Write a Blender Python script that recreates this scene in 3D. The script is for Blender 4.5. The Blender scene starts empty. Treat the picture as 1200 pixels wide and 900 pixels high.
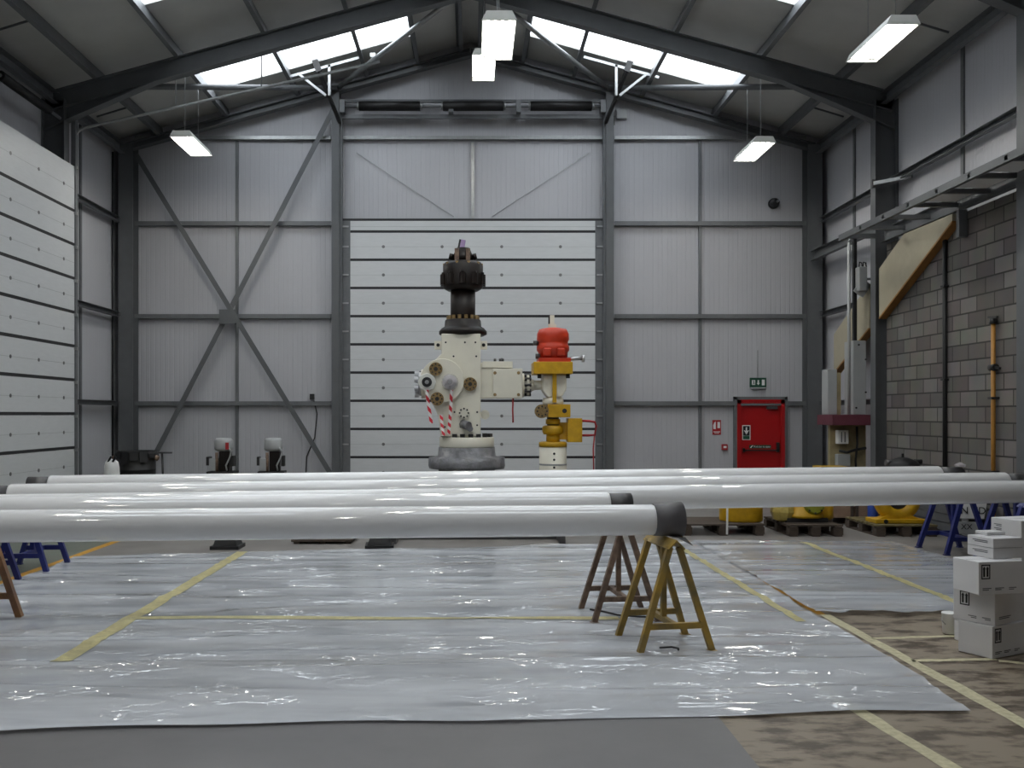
import bpy, bmesh, math, random
from mathutils import Vector, Matrix
random.seed(7)
SC = bpy.context.scene
COL = SC.collection
R = math.radians

# ------------------------------------------------------------------ camera, world, exposure
F, VX, VY, H = 1100.0, 554.0, 485.0, 1.7        # focal length in pixels, vanishing point, eye height
cam_data = bpy.data.cameras.new('camera')
cam = bpy.data.objects.new('camera', cam_data)
COL.objects.link(cam)
cam.location = (0, 0, H)
cam.rotation_euler = (R(90), 0, 0)
cam_data.sensor_width = 36
cam_data.lens = F / 1200 * 36
cam_data.shift_x = (600 - VX) / 1200
cam_data.shift_y = (VY - 450) / 1200
cam_data.clip_end = 200
SC.camera = cam

world = bpy.data.worlds.new('overcast_sky')
SC.world = world
world.use_nodes = True
world.node_tree.nodes['Background'].inputs[0].default_value = (0.93, 0.97, 1.0, 1)
world.node_tree.nodes['Background'].inputs[1].default_value = 5.0
TUBE_POWER = 38.0

SC.view_settings.view_transform = 'Standard'
SC.view_settings.look = 'None'
SC.view_settings.gamma = 1
SC.view_settings.use_curve_mapping = False
SC.view_settings.exposure = 0.5
SC.cycles.max_bounces = 8
SC.cycles.diffuse_bounces = 5
SC.cycles.glossy_bounces = 4
SC.cycles.transparent_max_bounces = 12
SC.cycles.caustics_reflective = False
SC.cycles.caustics_refractive = False
SC.cycles.sample_clamp_indirect = 4
SC.cycles.use_denoising = True


# ------------------------------------------------------------------ helpers
def P(px, py, Y):
    """world point seen at a photo pixel at depth Y"""
    return Vector(((px - VX) * Y / F, Y, H + (VY - py) * Y / F))


def lin(c):
    return tuple(((v / 255) / 12.92 if v / 255 <= .04045 else ((v / 255 + .055) / 1.055) ** 2.4) for v in c)


class N:
    def __init__(self, name):
        self.m = bpy.data.materials.new(name)
        self.m.use_nodes = True
        self.t = self.m.node_tree
        self.b = self.t.nodes['Principled BSDF']
        self.out = self.t.nodes['Material Output']

    def n(self, typ, **kw):
        nd = self.t.nodes.new(typ)
        for k, v in kw.items():
            if k.startswith('i_'):
                key = k[2:]
                nd.inputs[int(key) if key.isdigit() else key.replace('_', ' ')].default_value = v
            else:
                setattr(nd, k, v)
        return nd

    def l(self, a, b):
        self.t.links.new(a, b)


def mat(name, c, rough=.5, metal=0.0, var=.12, scale=6, bump=0.0, bscale=30, coat=0.0, spec=.5, stretch=(1, 1, 1), alt=None, lo=.35, hi=.7):
    """painted / plastic / metal surface: colour broken up by noise, optional bump"""
    g = N(name)
    c1 = lin(c)
    c2 = lin(alt) if alt else tuple(v * (1 - var * 2) for v in c1)
    tc = g.n('ShaderNodeTexCoord')
    mp = g.n('ShaderNodeMapping')
    mp.inputs['Scale'].default_value = stretch
    nz = g.n('ShaderNodeTexNoise', i_Scale=scale, i_Detail=5.0, i_Roughness=.6)
    rp = g.n('ShaderNodeValToRGB')
    rp.color_ramp.elements[0].position = lo
    rp.color_ramp.elements[1].position = hi
    rp.color_ramp.elements[0].color = (*c2, 1)
    rp.color_ramp.elements[1].color = (*c1, 1)
    g.l(tc.outputs['Object'], mp.inputs[0])
    g.l(mp.outputs[0], nz.inputs['Vector'])
    g.l(nz.outputs['Fac'], rp.inputs[0])
    g.l(rp.outputs[0], g.b.inputs['Base Color'])
    g.b.inputs['Roughness'].default_value = rough
    g.b.inputs['Metallic'].default_value = metal
    g.b.inputs['Specular IOR Level'].default_value = spec
    g.b.inputs['Coat Weight'].default_value = coat
    g.b.inputs['Coat Roughness'].default_value = .08
    if bump:
        nb = g.n('ShaderNodeTexNoise', i_Scale=bscale, i_Detail=4.0)
        bp = g.n('ShaderNodeBump', i_Strength=bump, i_Distance=.02)
        g.l(mp.outputs[0], nb.inputs['Vector'])
        g.l(nb.outputs['Fac'], bp.inputs['Height'])
        g.l(bp.outputs[0], g.b.inputs['Normal'])
    return g.m


class MB:
    """collects shapes into one mesh"""
    def __init__(self):
        self.bm = bmesh.new()

    def _set(self, geom, m, smooth=False):
        for f in geom:
            if isinstance(f, bmesh.types.BMFace):
                f.material_index = m
                f.smooth = smooth

    def box(self, lo, hi, m=0, M=None):
        x0, y0, z0 = lo
        x1, y1, z1 = hi
        vs = [Vector(p) for p in ((x0, y0, z0), (x1, y0, z0), (x1, y1, z0), (x0, y1, z0), (x0, y0, z1), (x1, y0, z1), (x1, y1, z1), (x0, y1, z1))]
        if M is not None:
            vs = [M @ v for v in vs]
        v = [self.bm.verts.new(p) for p in vs]
        fs = [self.bm.faces.new([v[i] for i in q]) for q in ((0, 3, 2, 1), (4, 5, 6, 7), (0, 1, 5, 4), (1, 2, 6, 5), (2, 3, 7, 6), (3, 0, 4, 7))]
        self._set(fs, m)
        return self

    def cbox(self, c, s, m=0, M=None):
        return self.box([c[i] - s[i] / 2 for i in range(3)], [c[i] + s[i] / 2 for i in range(3)], m, M)

    def frame(self, p0, p1, up=(0, 0, 1)):
        p0, p1 = Vector(p0), Vector(p1)
        d = (p1 - p0)
        L = d.length
        d.normalize()
        u = Vector(up)
        if abs(d.dot(u)) > .99:
            u = Vector((0, 1, 0))
        s = d.cross(u).normalized()
        u = s.cross(d).normalized()
        return p0, d, s, u, L

    def bar(self, p0, p1, w, h, m=0, up=(0, 0, 1)):
        """rectangular bar: w sideways, h along up"""
        p0, d, s, u, L = self.frame(p0, p1, up)
        M = Matrix(((s.x, d.x, u.x, p0.x), (s.y, d.y, u.y, p0.y), (s.z, d.z, u.z, p0.z), (0, 0, 0, 1)))
        return self.box((-w / 2, 0, -h / 2), (w / 2, L, h / 2), m, M)

    def profile(self, p0, p1, pts, m=0, up=(0, 0, 1)):
        """extrude a closed 2D outline (side, up) from p0 to p1"""
        p0, d, s, u, L = self.frame(p0, p1, up)
        a = [self.bm.verts.new(p0 + s * x + u * y) for x, y in pts]
        b = [self.bm.verts.new(p0 + d * L + s * x + u * y) for x, y in pts]
        n = len(pts)
        fs = [self.bm.faces.new((a[i], a[(i + 1) % n], b[(i + 1) % n], b[i])) for i in range(n)]
        fs += [self.bm.faces.new(list(reversed(a))), self.bm.faces.new(b)]
        self._set(fs, m)
        return self

    def ibeam(self, p0, p1, h, b, up=(0, 0, 1), tf=.016, tw=.011, m=0):
        H2, B2, W2 = h / 2, b / 2, tw / 2
        pts = [(-B2, -H2), (B2, -H2), (B2, -H2 + tf), (W2, -H2 + tf), (W2, H2 - tf), (B2, H2 - tf), (B2, H2), (-B2, H2), (-B2, H2 - tf), (-W2, H2 - tf), (-W2, -H2 + tf), (-B2, -H2 + tf)]
        return self.profile(p0, p1, pts, m, up)

    def channel(self, p0, p1, h, b, up=(0, 0, 1), t=.006, m=0, flip=1):
        H2 = h / 2
        pts = [(0, -H2), (b, -H2), (b, -H2 + t), (t, -H2 + t), (t, H2 - t), (b, H2 - t), (b, H2), (0, H2)]
        pts = [(x * flip, y) for x, y in pts]
        return self.profile(p0, p1, pts, m, up)

    def cyl(self, p0, p1, r, r2=None, seg=20, m=0, smooth=True, caps=True):
        r2 = r if r2 is None else r2
        p0, d, s, u, L = self.frame(p0, p1)
        a, b = [], []
        for i in range(seg):
            t = 2 * math.pi * i / seg
            q = s * math.cos(t) + u * math.sin(t)
            a.append(self.bm.verts.new(p0 + q * r))
            b.append(self.bm.verts.new(p0 + d * L + q * r2))
        fs = [self.bm.faces.new((a[i], a[(i + 1) % seg], b[(i + 1) % seg], b[i])) for i in range(seg)]
        self._set(fs, m, smooth)
        if caps:
            self._set([self.bm.faces.new(list(reversed(a))), self.bm.faces.new(b)], m)
        return self

    def lathe(self, prof, c=(0, 0, 0), axis='z', seg=28, m=0, smooth=True):
        """prof: (radius, height) pairs, revolved about an axis through c"""
        c = Vector(c)
        rings = []
        for r, z in prof:
            ring = []
            for i in range(seg):
                t = 2 * math.pi * i / seg
                x, y = r * math.cos(t), r * math.sin(t)
                v = {'z': (x, y, z), 'y': (x, z, y), 'x': (z, x, y)}[axis]
                ring.append(self.bm.verts.new(c + Vector(v)))
            rings.append(ring)
        for a, b in zip(rings, rings[1:]):
            self._set([self.bm.faces.new((a[i], a[(i + 1) % seg], b[(i + 1) % seg], b[i])) for i in range(seg)], m, smooth)
        self._set([self.bm.faces.new(list(reversed(rings[0]))), self.bm.faces.new(rings[-1])], m)
        return self

    def ring(self, c, axis, r1, r0, t, seg=28, m=0):
        """flat washer of thickness t"""
        return self.lathe_closed([(r0, -t / 2), (r1, -t / 2), (r1, t / 2), (r0, t / 2)], c, axis, seg, m)

    def lathe_closed(self, prof, c, axis='z', seg=28, m=0, smooth=False):
        c = Vector(c)
        rings = []
        for r, z in prof:
            ring = []
            for i in range(seg):
                t = 2 * math.pi * i / seg
                x, y = r * math.cos(t), r * math.sin(t)
                v = {'z': (x, y, z), 'y': (x, z, y), 'x': (z, x, y)}[axis]
                ring.append(self.bm.verts.new(c + Vector(v)))
            rings.append(ring)
        k = len(rings)
        for j in range(k):
            a, b = rings[j], rings[(j + 1) % k]
            self._set([self.bm.faces.new((a[i], a[(i + 1) % seg], b[(i + 1) % seg], b[i])) for i in range(seg)], m, smooth)
        return self

    def bolts(self, c, axis, rad, n, r, l, m=0, seg=6, start=0.0):
        """ring of bolt heads standing l out of a face"""
        c = Vector(c)
        for i in range(n):
            t = 2 * math.pi * i / n + start
            x, y = rad * math.cos(t), rad * math.sin(t)
            o = {'z': (x, y, 0), 'y': (x, 0, y), 'x': (0, x, y)}[axis]
            e = {'z': (0, 0, l), 'y': (0, l, 0), 'x': (l, 0, 0)}[axis]
            p = c + Vector(o)
            self.cyl(p, p + Vector(e), r, seg=seg, m=m, smooth=False)
        return self

    def tube(self, pts, r, seg=10, m=0):
        pts = [Vector(p) for p in pts]
        rings = []
        for i, p in enumerate(pts):
            d = (pts[min(i + 1, len(pts) - 1)] - pts[max(i - 1, 0)]).normalized()
            u = Vector((0, 0, 1)) if abs(d.z) < .9 else Vector((0, 1, 0))
            s = d.cross(u).normalized()
            u = s.cross(d)
            rings.append([self.bm.verts.new(p + (s * math.cos(2 * math.pi * k / seg) + u * math.sin(2 * math.pi * k / seg)) * r) for k in range(seg)])
        for a, b in zip(rings, rings[1:]):
            self._set([self.bm.faces.new((a[i], a[(i + 1) % seg], b[(i + 1) % seg], b[i])) for i in range(seg)], m, True)
        self._set([self.bm.faces.new(list(reversed(rings[0]))), self.bm.faces.new(rings[-1])], m)
        return self

    def poly(self, pts, depth, m=0):
        """closed outline of 3D points pushed along the vector depth"""
        a = [self.bm.verts.new(Vector(p)) for p in pts]
        b = [self.bm.verts.new(Vector(p) + Vector(depth)) for p in pts]
        n = len(pts)
        fs = [self.bm.faces.new((a[i], a[(i + 1) % n], b[(i + 1) % n], b[i])) for i in range(n)]
        fs += [self.bm.faces.new(list(reversed(a))), self.bm.faces.new(b)]
        self._set(fs, m)
        return self

    def build(self, name, mats, parent=None, loc=None, bevel=0.0):
        bmesh.ops.recalc_face_normals(self.bm, faces=self.bm.faces)
        me = bpy.data.meshes.new(name)
        self.bm.to_mesh(me)
        self.bm.free()
        for m in (mats if isinstance(mats, (list, tuple)) else [mats]):
            me.materials.append(m)
        o = bpy.data.objects.new(name, me)
        COL.objects.link(o)
        if parent is not None:
            o.parent = parent
        if loc is not None:
            o.location = loc
        if bevel:
            md = o.modifiers.new('soft_edges', 'BEVEL')
            md.width = bevel
            md.segments = 2
            md.limit_method = 'ANGLE'
        return o


def tag(o, label=None, cat=None, group=None, kind=None):
    if label:
        o['label'] = label
    if cat:
        o['category'] = cat
    if group:
        o['group'] = group
    if kind:
        o['kind'] = kind
    return o


def thing(name, label, cat, loc=(0, 0, 0), rz=0.0, group=None, kind=None):
    o = bpy.data.objects.new(name, None)
    o.empty_display_size = .2
    COL.objects.link(o)
    o.location = loc
    o.rotation_euler = (0, 0, rz)
    return tag(o, label, cat, group, kind)


def dup(root, loc, rz=None, label=None):
    r = root.copy()
    COL.objects.link(r)
    r.location = loc
    if rz is not None:
        r.rotation_euler = (0, 0, rz)
    if label:
        r['label'] = label
    for ch in list(root.children):
        c = ch.copy()
        COL.objects.link(c)
        c.parent = r
        for g in list(ch.children):
            d = g.copy()
            COL.objects.link(d)
            d.parent = c
    return r


def writing(name, body, size, material, parent, loc, rot=(R(90), 0, 0), align='CENTER'):
    cu = bpy.data.curves.new(name, 'FONT')
    cu.body = body
    cu.size = size
    cu.align_x = align
    cu.align_y = 'CENTER'
    cu.extrude = .001
    cu.materials.append(material)
    tmp = bpy.data.objects.new(name + '_outline', cu)
    COL.objects.link(tmp)
    bpy.context.view_layer.update()
    me = bpy.data.meshes.new_from_object(tmp.evaluated_get(bpy.context.evaluated_depsgraph_get()))
    bpy.data.objects.remove(tmp)
    me.name = name
    o = bpy.data.objects.new(name, me)
    COL.objects.link(o)
    o.parent = parent
    o.location = loc
    o.rotation_euler = rot
    return o


# ------------------------------------------------------------------ materials
M = {}
M['steel'] = mat('grey_painted_steel', (92, 94, 96), .5, var=.06)
M['galv'] = mat('galvanised_steel', (168, 170, 170), .38, .75, var=.1, scale=14)
M['galv_dark'] = mat('dull_galvanised_girt', (112, 114, 116), .5, .25, var=.08, scale=9)
M['roof'] = mat('roof_liner', (196, 196, 192), .6, var=.04, scale=2)
M['door'] = mat('door_panel_skin', (205, 207, 208), .42, var=.03, scale=4, stretch=(1, 1, 6))
M['gasket'] = mat('black_rubber_gasket', (38, 38, 40), .7)
M['stud'] = mat('dull_stud', (130, 130, 130), .4, .6)
M['white_steel'] = mat('white_painted_steel', (222, 222, 215), .4, var=.03)
M['dark'] = mat('near_black_paint', (38, 37, 37), .5, var=.15)
M['black'] = mat('black_rubber', (26, 26, 28), .6, var=.1)
M['spring'] = mat('dark_spring_steel', (44, 43, 43), .5, .5)
M['pipe'] = mat('white_pipe_coating', (247, 247, 247), .05, var=.02, scale=3, spec=.8)
M['bare'] = mat('dark_bare_steel', (88, 87, 88), .45, .35, var=.14, scale=10)
M['yellow'] = mat('yellow_paint', (206, 160, 22), .45, var=.12, scale=9)
M['yellow_worn'] = mat('worn_yellow_paint', (172, 138, 52), .55, var=.1, scale=4, alt=(112, 100, 66), lo=.36, hi=.64)
M['brown_worn'] = mat('rusty_brown_paint', (134, 112, 94), .65, var=.15, scale=16, alt=(88, 70, 60))
M['orange_worn'] = mat('faded_orange_paint', (160, 118, 70), .6, var=.15, scale=7, alt=(118, 88, 70))
M['blue'] = mat('navy_blue_paint', (34, 44, 112), .45, var=.12, scale=9)
M['cream'] = mat('cream_paint', (226, 222, 206), .4, var=.03)
M['red'] = mat('red_paint', (198, 54, 22), .42, var=.08)
M['red_door'] = mat('red_door_paint', (162, 14, 18), .4, var=.03)
M['tree_black'] = mat('black_tree_cap', (18, 16, 15), .45, .1, var=.2, scale=9, alt=(26, 16, 11), spec=.3)
M['brass'] = mat('tan_brass_flange', (158, 132, 88), .5, .4, var=.2, scale=40)
M['wrap'] = mat('grey_plastic_wrap', (132, 132, 136), .3, var=.25, scale=10, bump=.5, bscale=14)
M['silver'] = mat('silver_metal', (200, 200, 202), .28, .8, var=.06)
M['lavender'] = mat('lavender_cap', (176, 150, 196), .5)
M['wood_dark'] = mat('dark_pallet_wood', (84, 72, 62), .8, var=.2, scale=12, stretch=(1, 8, 8))
M['wood_pale'] = mat('pale_pallet_wood', (118, 106, 70), .8, var=.2, scale=12, stretch=(1, 8, 8))
M['crate'] = mat('pinkish_plywood', (158, 132, 112), .75, var=.12, scale=10)
M['carton'] = mat('white_cardboard', (214, 213, 214), .7, var=.02, scale=5)
M['ink'] = mat('black_ink', (30, 30, 34), .7)
M['ink_grey'] = mat('grey_ink', (112, 112, 116), .7)
M['paper'] = mat('white_sticker', (232, 232, 230), .6, var=.02)
M['green_sign'] = mat('green_sign_face', (16, 74, 52), .5)
M['red_sign'] = mat('red_sign_face', (170, 30, 36), .5)
M['maroon'] = mat('maroon_sheet', (104, 52, 64), .5)
M['grey_box'] = mat('light_grey_enclosure', (170, 172, 172), .45, var=.03)
M['beige'] = mat('beige_board', (172, 164, 142), .7, var=.04)
M['ply_edge'] = mat('orange_ply_edge', (158, 112, 58), .7)
M['ply_yellow'] = mat('yellow_plywood', (166, 152, 116), .75, var=.15)
M['gas'] = mat('ochre_pipe_paint', (176, 124, 48), .5)
M['tape_cream'] = mat('cream_floor_tape', (206, 198, 164), .7, var=.14, scale=22)
M['tape_yellow'] = mat('yellow_floor_tape', (226, 206, 110), .7, var=.14, scale=20)
M['tape_clear'] = mat('pale_yellow_tape', (216, 206, 150), .4, var=.16, scale=16)
M['line_yellow'] = mat('amber_floor_paint', (214, 158, 52), .65, var=.15, scale=16)
M['mat'] = mat('grey_floor_covering', (105, 103, 105), .42, var=.05, scale=3, bump=.08, bscale=3)
M['blue_plastic'] = mat('bright_blue_plastic', (44, 74, 160), .45)
M['green_cap'] = mat('olive_green_lid', (150, 152, 40), .5)


def tape_stripes():
    g = N('red_and_white_barrier_tape')
    tc = g.n('ShaderNodeTexCoord')
    wv = g.n('ShaderNodeTexWave', i_Scale=5.2, i_Distortion=0.0)
    wv.bands_direction = 'DIAGONAL'
    rp = g.n('ShaderNodeValToRGB')
    rp.color_ramp.interpolation = 'CONSTANT'
    rp.color_ramp.elements[0].color = (*lin((226, 222, 220)), 1)
    rp.color_ramp.elements[1].color = (*lin((204, 34, 52)), 1)
    rp.color_ramp.elements[1].position = .5
    g.l(tc.outputs['Object'], wv.inputs['Vector'])
    g.l(wv.outputs['Color'], rp.inputs[0])
    g.l(rp.outputs[0], g.b.inputs['Base Color'])
    g.b.inputs['Roughness'].default_value = .4
    return g.m


def liner(name, axis, pitch=.1, col=(186, 186, 190)):
    """ribbed white liner sheet: fine upright ribs along one axis"""
    g = N(name)
    tc = g.n('ShaderNodeTexCoord')
    sp = g.n('ShaderNodeSeparateXYZ')
    g.l(tc.outputs['Object'], sp.inputs[0])
    mu = g.n('ShaderNodeMath', operation='MULTIPLY', i_1=1 / pitch)
    fr = g.n('ShaderNodeMath', operation='FRACT')
    pg = g.n('ShaderNodeMath', operation='PINGPONG', i_1=.5)
    rp = g.n('ShaderNodeMapRange', i_1=.0, i_2=.14, i_3=0.0, i_4=1.0)
    g.l(sp.outputs[axis], mu.inputs[0])
    g.l(mu.outputs[0], fr.inputs[0])
    g.l(fr.outputs[0], pg.inputs[0])
    g.l(pg.outputs[0], rp.inputs[0])
    bp = g.n('ShaderNodeBump', i_Strength=.55, i_Distance=.006)
    g.l(rp.outputs[0], bp.inputs['Height'])
    g.l(bp.outputs[0], g.b.inputs['Normal'])
    nz = g.n('ShaderNodeTexNoise', i_Scale=1.1, i_Detail=3.0)
    g.l(tc.outputs['Object'], nz.inputs['Vector'])
    mx = g.n('ShaderNodeMix', data_type='RGBA')
    mx.inputs[6].default_value = (*lin([v - 10 for v in col]), 1)
    mx.inputs[7].default_value = (*lin(col), 1)
    g.l(nz.outputs['Fac'], mx.inputs[0])
    g.l(mx.outputs[2], g.b.inputs['Base Color'])
    g.b.inputs['Roughness'].default_value = .5
    return g.m


def blockwork():
    g = N('concrete_blockwork')
    tc = g.n('ShaderNodeTexCoord')
    sp = g.n('ShaderNodeSeparateXYZ')
    cb = g.n('ShaderNodeCombineXYZ')
    g.l(tc.outputs['Object'], sp.inputs[0])
    g.l(sp.outputs[1], cb.inputs[0])
    g.l(sp.outputs[2], cb.inputs[1])
    br = g.n('ShaderNodeTexBrick', i_Scale=1.0)
    br.inputs['Brick Width'].default_value = .45
    br.inputs['Row Height'].default_value = .225
    br.inputs['Mortar Size'].default_value = .013
    br.inputs['Mortar Smooth'].default_value = .2
    br.inputs['Color1'].default_value = (*lin((118, 112, 105)), 1)
    br.inputs['Color2'].default_value = (*lin((88, 81, 75)), 1)
    br.inputs['Mortar'].default_value = (*lin((58, 54, 50)), 1)
    g.l(cb.outputs[0], br.inputs['Vector'])
    nz = g.n('ShaderNodeTexNoise', i_Scale=2.2, i_Detail=6.0)
    g.l(tc.outputs['Object'], nz.inputs['Vector'])
    mx = g.n('ShaderNodeMix', data_type='RGBA', blend_type='MULTIPLY')
    mx.inputs[0].default_value = .5
    g.l(br.outputs['Color'], mx.inputs[6])
    g.l(nz.outputs['Color'], mx.inputs[7])
    hs = g.n('ShaderNodeHueSaturation', i_Saturation=.6, i_Value=1.25)
    g.l(mx.outputs[2], hs.inputs['Color'])
    g.l(hs.outputs[0], g.b.inputs['Base Color'])
    bp = g.n('ShaderNodeBump', i_Strength=.7, i_Distance=.01, invert=True)
    g.l(br.outputs['Fac'], bp.inputs['Height'])
    g.l(bp.outputs[0], g.b.inputs['Normal'])
    g.b.inputs['Roughness'].default_value = .9
    return g.m


def floor_material():
    g = N('workshop_concrete')
    tc = g.n('ShaderNodeTexCoord')
    sp = g.n('ShaderNodeSeparateXYZ')
    g.l(tc.outputs['Object'], sp.inputs[0])

    def noise_ramp(scale, c0, c1, lo, hi, st=(1, 1, 1)):
        mp = g.n('ShaderNodeMapping')
        mp.inputs['Scale'].default_value = st
        nz = g.n('ShaderNodeTexNoise', i_Scale=scale, i_Detail=6.0, i_Roughness=.62)
        rp = g.n('ShaderNodeValToRGB')
        rp.color_ramp.elements[0].position = lo
        rp.color_ramp.elements[1].position = hi
        rp.color_ramp.elements[0].color = (*lin(c0), 1)
        rp.color_ramp.elements[1].color = (*lin(c1), 1)
        g.l(tc.outputs['Object'], mp.inputs[0])
        g.l(mp.outputs[0], nz.inputs['Vector'])
        g.l(nz.outputs['Fac'], rp.inputs[0])
        return rp.outputs[0]

    def step(axis, edge, sign):
        mr = g.n('ShaderNodeMapRange', i_1=edge - .015, i_2=edge + .015, i_3=0.0 if sign > 0 else 1.0, i_4=1.0 if sign > 0 else 0.0)
        g.l(sp.outputs[axis], mr.inputs[0])
        return mr.outputs[0]

    def mix(fac, a, b):
        mx = g.n('ShaderNodeMix', data_type='RGBA')
        g.l(fac, mx.inputs[0])
        g.l(a, mx.inputs[6])
        g.l(b, mx.inputs[7])
        return mx.outputs[2]

    def mul(a, b):
        m = g.n('ShaderNodeMath', operation='MULTIPLY')
        g.l(a, m.inputs[0])
        g.l(b, m.inputs[1])
        return m.outputs[0]

    grey = noise_ramp(1.3, (112, 108, 104), (130, 126, 122), .35, .7)
    green = noise_ramp(1.3, (96, 102, 92), (110, 114, 104), .35, .7)
    bare = noise_ramp(4.6, (76, 64, 52), (138, 126, 110), .40, .54, (.7, 1.5, 1))
    c = mix(step(0, -4.74, -1), grey, green)
    c = mix(mul(step(0, 1.2, 1), step(1, 8.4, -1)), c, bare)
    g.l(c, g.b.inputs['Base Color'])
    g.b.inputs['Roughness'].default_value = .5
    nb = g.n('ShaderNodeTexNoise', i_Scale=5.0, i_Detail=4.0)
    bp = g.n('ShaderNodeBump', i_Strength=.12, i_Distance=.02)
    g.l(tc.outputs['Object'], nb.inputs['Vector'])
    g.l(nb.outputs['Fac'], bp.inputs['Height'])
    g.l(bp.outputs[0], g.b.inputs['Normal'])
    return g.m


def polythene():
    """clear sheeting: half see-through, milky, glossy, finely crinkled"""
    g = N('clear_polythene')
    tc = g.n('ShaderNodeTexCoord')
    tr = g.n('ShaderNodeBsdfTransparent')
    mx = g.n('ShaderNodeMixShader')
    nz = g.n('ShaderNodeTexNoise', i_Scale=.9, i_Detail=5.0, i_Roughness=.6)
    mp = g.n('ShaderNodeMapping')
    mp.inputs['Scale'].default_value = (.35, 1.5, 1)
    g.l(tc.outputs['Object'], mp.inputs[0])
    g.l(mp.outputs[0], nz.inputs['Vector'])
    mr = g.n('ShaderNodeMapRange', i_1=.3, i_2=.7, i_3=.42, i_4=.76)
    g.l(nz.outputs['Fac'], mr.inputs[0])
    g.l(mr.outputs[0], mx.inputs[0])
    g.l(tr.outputs[0], mx.inputs[1])
    g.l(g.b.outputs[0], mx.inputs[2])
    gl = g.n('ShaderNodeBsdfGlossy')
    gl.inputs['Color'].default_value = (1, 1, 1, 1)
    gl.inputs['Roughness'].default_value = .07
    fr_ = g.n('ShaderNodeFresnel', i_IOR=1.42)
    top = g.n('ShaderNodeMixShader')
    g.l(fr_.outputs[0], top.inputs[0])
    g.l(mx.outputs[0], top.inputs[1])
    g.l(gl.outputs[0], top.inputs[2])
    g.l(top.outputs[0], g.out.inputs['Surface'])
    g.b.inputs['Base Color'].default_value = (*lin((228, 232, 238)), 1)
    g.b.inputs['Roughness'].default_value = .9
    g.b.inputs['Specular IOR Level'].default_value = 0
    # soft billows, plus sparse sharp creases that catch the lamps
    def stretched(sx, sy, rot=0.0):
        m_ = g.n('ShaderNodeMapping')
        m_.inputs['Scale'].default_value = (sx, sy, 1)
        m_.inputs['Rotation'].default_value = (0, 0, rot)
        g.l(tc.outputs['Object'], m_.inputs[0])
        return m_.outputs[0]
    soft = g.n('ShaderNodeTexNoise', i_Scale=1.5, i_Detail=2.0, i_Roughness=.45)
    g.l(stretched(.55, 1.6), soft.inputs['Vector'])

    def creases(scale, sx, sy, rot, width):
        n_ = g.n('ShaderNodeTexNoise', i_Scale=scale, i_Detail=2.0, i_Roughness=.5, i_Distortion=.6)
        g.l(stretched(sx, sy, rot), n_.inputs['Vector'])
        sb = g.n('ShaderNodeMath', operation='SUBTRACT', i_1=.5)
        ab = g.n('ShaderNodeMath', operation='ABSOLUTE')
        m_ = g.n('ShaderNodeMapRange', i_1=0.0, i_2=width, i_3=1.0, i_4=0.0)
        g.l(n_.outputs['Fac'], sb.inputs[0])
        g.l(sb.outputs[0], ab.inputs[0])
        g.l(ab.outputs[0], m_.inputs[0])
        return m_.outputs[0]
    mask = g.n('ShaderNodeTexNoise', i_Scale=2.6, i_Detail=2.0)
    g.l(stretched(.6, 1.2), mask.inputs['Vector'])
    mk = g.n('ShaderNodeMapRange', i_1=.5, i_2=.68, i_3=0.0, i_4=1.0)
    g.l(mask.outputs['Fac'], mk.inputs[0])
    ad = g.n('ShaderNodeMath', operation='ADD')
    g.l(creases(2.2, .7, 1.6, .25, .07), ad.inputs[0])
    g.l(creases(3.4, .8, 1.5, -.5, .06), ad.inputs[1])
    mu = g.n('ShaderNodeMath', operation='MULTIPLY')
    g.l(ad.outputs[0], mu.inputs[0])
    g.l(mk.outputs[0], mu.inputs[1])
    b1 = g.n('ShaderNodeBump', i_Strength=.6, i_Distance=.05)
    b2 = g.n('ShaderNodeBump', i_Strength=.8, i_Distance=.024)
    g.l(soft.outputs['Fac'], b1.inputs['Height'])
    g.l(mu.outputs[0], b2.inputs['Height'])
    g.l(b1.outputs[0], b2.inputs['Normal'])
    g.l(b2.outputs[0], gl.inputs['Normal'])
    return g.m


def emitter(name, col, s):
    g = N(name)
    em = g.n('ShaderNodeEmission')
    em.inputs[0].default_value = (*col, 1)
    em.inputs[1].default_value = s
    g.l(em.outputs[0], g.out.inputs['Surface'])
    return g.m


def rooflight_sheet():
    g = N('translucent_rooflight')
    tr = g.n('ShaderNodeBsdfTransparent')
    tr.inputs[0].default_value = (.82, .84, .86, 1)
    tl = g.n('ShaderNodeBsdfTranslucent')
    mx = g.n('ShaderNodeMixShader', i_0=.25)
    g.l(tr.outputs[0], mx.inputs[1])
    g.l(tl.outputs[0], mx.inputs[2])
    g.l(mx.outputs[0], g.out.inputs['Surface'])
    return g.m


def clear_film():
    g = N('clear_film')
    tr = g.n('ShaderNodeBsdfTransparent')
    mx = g.n('ShaderNodeMixShader', i_0=.45)
    g.l(tr.outputs[0], mx.inputs[1])
    g.l(g.b.outputs[0], mx.inputs[2])
    g.l(mx.outputs[0], g.out.inputs['Surface'])
    g.b.inputs['Base Color'].default_value = (.7, .66, .68, 1)
    g.b.inputs['Roughness'].default_value = .2
    return g.m


M['hazard'] = tape_stripes()
M['liner_x'] = liner('ribbed_liner_end_wall', 0)
M['liner_y'] = liner('ribbed_liner_side_wall', 1)
M['block'] = blockwork()
M['floor'] = floor_material()
M['poly'] = polythene()
M['tube'] = emitter('fluorescent_tube', (1.0, .97, .9), TUBE_POWER)
M['rooflight'] = rooflight_sheet()
M['film'] = clear_film()

# ------------------------------------------------------------------ the shed
XL, XR, YB, YF = -7.45, 7.35, 19.8, -6.0
X0, APEX, SLOPE = -.05, 9.53, .275
FRAMES = [2.8, 7.4, 11.9, 16.3]          # portal frames in front of the end frame


def roof_z(x):
    return APEX - SLOPE * abs(x - X0)


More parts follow.
